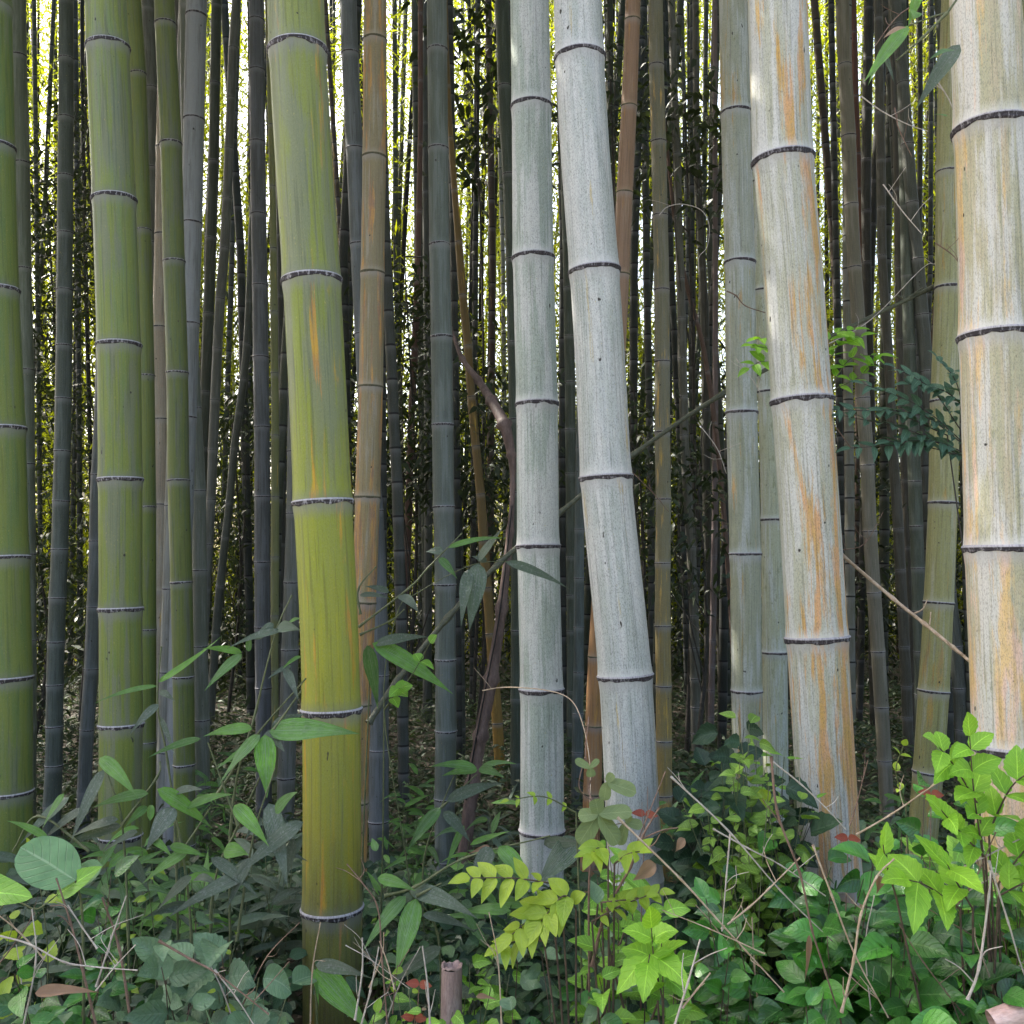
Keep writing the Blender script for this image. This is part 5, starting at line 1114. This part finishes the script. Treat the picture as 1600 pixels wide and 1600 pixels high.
for k_ in range(26):
    side_r = k_ % 2
    x = RS.uniform(1050, 1600) if side_r else RS.uniform(0, 700)
    y = RS.uniform(1430, 1560); ln = RS.uniform(60, 170); an = RS.normal(0, .6)
    Y = RS.uniform(1.42, 1.8)
    lm = [(90, 'below the big round leaf'), (230, 'below the broad green culm'), (360, 'below the dark green culm'), (470, 'left of the yellow-green culm base'), (640, 'right of the yellow-green culm base'), (760, 'beside the hollow stump'),
          (1150, 'beside the fresh bright sapling'), (1260, 'left of the orange-stained culm foot'), (1400, 'below the orange-stained culm foot'), (1500, 'below the olive culm'), (1700, 'in the bottom right corner')]
    lmn = [b_ for a_, b_ in lm if x < a_][0]
    tws.append((x, twig('thin %s dry twig standing among the leaves %s' % (['whitish', 'tan', 'brown'][k_ % 3], lmn),
         [(x - math.sin(an) * ln * .6, y + math.cos(an) * ln * .7), (x + RS.normal(0, 5), y), (x + math.sin(an) * ln * .5, y - math.cos(an) * ln * .5)], Y, RS.uniform(.0010, .0018), [TWIG_P, TWIG_T, TWIG_B][k_ % 3], spurs=1,
         group='thin dry twigs in the %s bank' % ('right' if side_r else 'left'))))
part_ways([t_[1] for t_ in tws], lambda o_: [t_[0] for t_ in tws if t_[1] is o_ or t_[1].name == o_.name][0])
twig('broken dead branch hanging between the orange-stained culm and the thickest culm', [(1314, 866), (1395, 935), (1445, 975), (1490, 1012), (1526, 1042)], 2.35, .0042, TWIG_T, 4, Y2=1.95, group='thin branches caught between the culms', r2=.0035)
o = twig('long thin dark green bamboo stem slanting up to the right behind the white culms', [(576, 1130), (620, 1065), (700, 965), (780, 880), (870, 805), (990, 710), (1130, 615), (1290, 530), (1464, 446)], 3.3, .0105, STEM_O, 3, Y2=3.9, group='thin branches caught between the culms', name='thin_bamboo', r2=.0085)
twig('curled pale tendril hanging right of the grey-ochre culm near the top', [(1030, 336), (1042, 324), (1065, 319), (1095, 328), (1108, 352), (1105, 385), (1092, 402), (1092, 425)], 3.0, .0016, TWIG_P, 1, group='thin branches caught between the culms', knots=None)
twig('thin curved vine tip before the straight white culm and down to the sage vine', [(754, 1079), (790, 1074), (850, 1078), (890, 1092), (910, 1130), (922, 1200), (920, 1300)], 2.3, .0016, TWIG_T, 1, Y2=1.9, group='thin branches caught between the culms', knots=None)
twig('crooked twig in front of the grey-olive culm above its middle', [(1136, 455), (1150, 462), (1165, 478), (1200, 490)], 2.7, .0022, TWIG_B, 1, group='thin branches caught between the culms')
for k_, pts in enumerate([[(1345, 150), (1380, 175), (1420, 195), (1450, 205)], [(1398, 168), (1404, 200), (1425, 245)], [(1380, 288), (1410, 330), (1440, 365)], [(1440, 0), (1400, 28), (1365, 75)], [(1460, 120), (1485, 160), (1500, 210)], [(1462, 380), (1490, 400), (1506, 425)],
                           [(1290, 540), (1360, 500), (1440, 420), (1462, 412)], [(1330, 700), (1290, 650), (1250, 640)], [(1150, 560), (1180, 600), (1200, 640)], [(980, 730), (1020, 770), (1045, 800)], [(1090, 660), (1120, 700), (1135, 740)], [(1310, 860), (1350, 850), (1380, 800)]]):
    twig(['twig with a pale broken end near the top right', 'short drooping twig near the top right', 'fine twig over the slate culm at the upper right', 'fine twig beside the yellowing hanging leaves', 'fine twig hanging by the top of the olive culm', 'short brown twig left of the thickest culm',
          'leafless twig running up to the olive culm', 'dark twig under the fresh green pinnate spray', 'crooked twig over the grey-olive culm', 'fine twig right of the broad white culm', 'fine pale twig over the slim grey culms', 'fine curved twig right of the orange-stained culm'][k_],
         pts, 2.7 if k_ > 5 else 1.9, .0014, [TWIG_P, TWIG_B][k_ % 2], 3, group='thin branches caught between the culms', knots=None)
# fine vines and curling stems tangled in the middle distance
# hollow stump
S, S2 = Soup(), Soup()
b0, b1 = P(703, 1640, 1.75), P(706, 1512, 1.75)
b0[2] = min(b0[2], float(ground_z(b0[0], 1.75)))
path = np.array([b0, b0 * .6 + b1 * .4, b0 * .2 + b1 * .8, b1])
tube(S, path, .0195, .0185, 20)
tube(S2, np.array([b1 - np.array([0, 0, .06]), b1 + np.array([0, 0, .0015])]), .0145, .0150, 20)
o = S.build('bamboo_stump', plain_mat('weathered_pink_wood', (.26, .17, .15), (.40, .30, .27), 50, .8, .5, (1, 1, .25))); tag(o, 'hollow weathered pinkish-brown bamboo stump at bottom centre', 'stump')
# rim between outer and inner wall, slightly broken
S3 = Soup(); th = np.arange(20) / 20 * 6.2832; rg = RS.uniform(-.003, .004, 20)
Vr = []
for rr, dz in ((.0186, -.004), (.0192, 0), (.0150, .0), (.0142, -.05)):
    Vr.append(np.stack([b1[0] + rr * np.cos(th), b1[1] + rr * np.sin(th), b1[2] + dz + rg * (1 if dz > -.04 else 0) + .004], -1))
Q = np.concatenate([np.stack([np.arange(20) + k * 20, (np.arange(20) + 1) % 20 + k * 20, (np.arange(20) + 1) % 20 + (k + 1) * 20, np.arange(20) + (k + 1) * 20], -1) for k in range(3)])
S3.add(np.concatenate(Vr), Q, np.zeros((80, 3)))
r_ = S3.build('rim', bpy.data.materials['weathered_pink_wood']); r_.parent = o
i_ = S2.build('hollow', bpy.data.materials['crack_black']); i_.parent = o
# fallen split culm piece, bottom right
S = Soup()
tube(S, np.array([P(1550, 1598, 1.38), P(1572, 1590, 1.38), P(1604, 1578, 1.38), P(1700, 1535, 1.38)]), .0165, .0175, 18)
tag(S.build('fallen_culm', plain_mat('fallen_pink', (.42, .26, .22), (.58, .44, .40), 40, .5, .3, (.3, 1, 1))), 'fallen split pinkish culm piece at the bottom right corner', 'bamboo')
# dry curled leaves
for lb, a, b_, w, Y in (('curled dry brown leaf lying on the left bank at the bottom', (55, 1552), (154, 1550), 20, 1.4), ('dry hanging brown leaf among the twigs at lower right', (1264, 1460), (1258, 1530), 10, 1.42), ('small dry pink leaf near the upright twig right of the stump', (744, 1558), (776, 1562), 10, 1.5),
                        ('brown dry leaf caught before the broad white culm foot', (1025, 1350), (990, 1375), 24, 1.6), ('folded pink dry leaf beside the two upright glossy leaves', (1070, 1310), (1056, 1330), 14, 1.65),
                        ('orange dry leaf among the glossy leaves below the olive culm', (1375, 1368), (1370, 1395), 14, 1.55), ('tan dry leaf stuck on the slanting stem below the middle culm', (765, 1322), (732, 1334), 7, 1.8), ('yellow wilted leaf in the ivy-like shrub', (1190, 1232), (1196, 1262), 22, 1.95)):
    S = Soup(); leaf_px(S, a, b_, w, Y, tone=RS.rand(), droop=.05, fold=.35, wave=.08, twist=.6)
    tag(S.build('dry_leaf', DRYL if 'yellow' not in lb else LIME), lb, 'dry leaf')
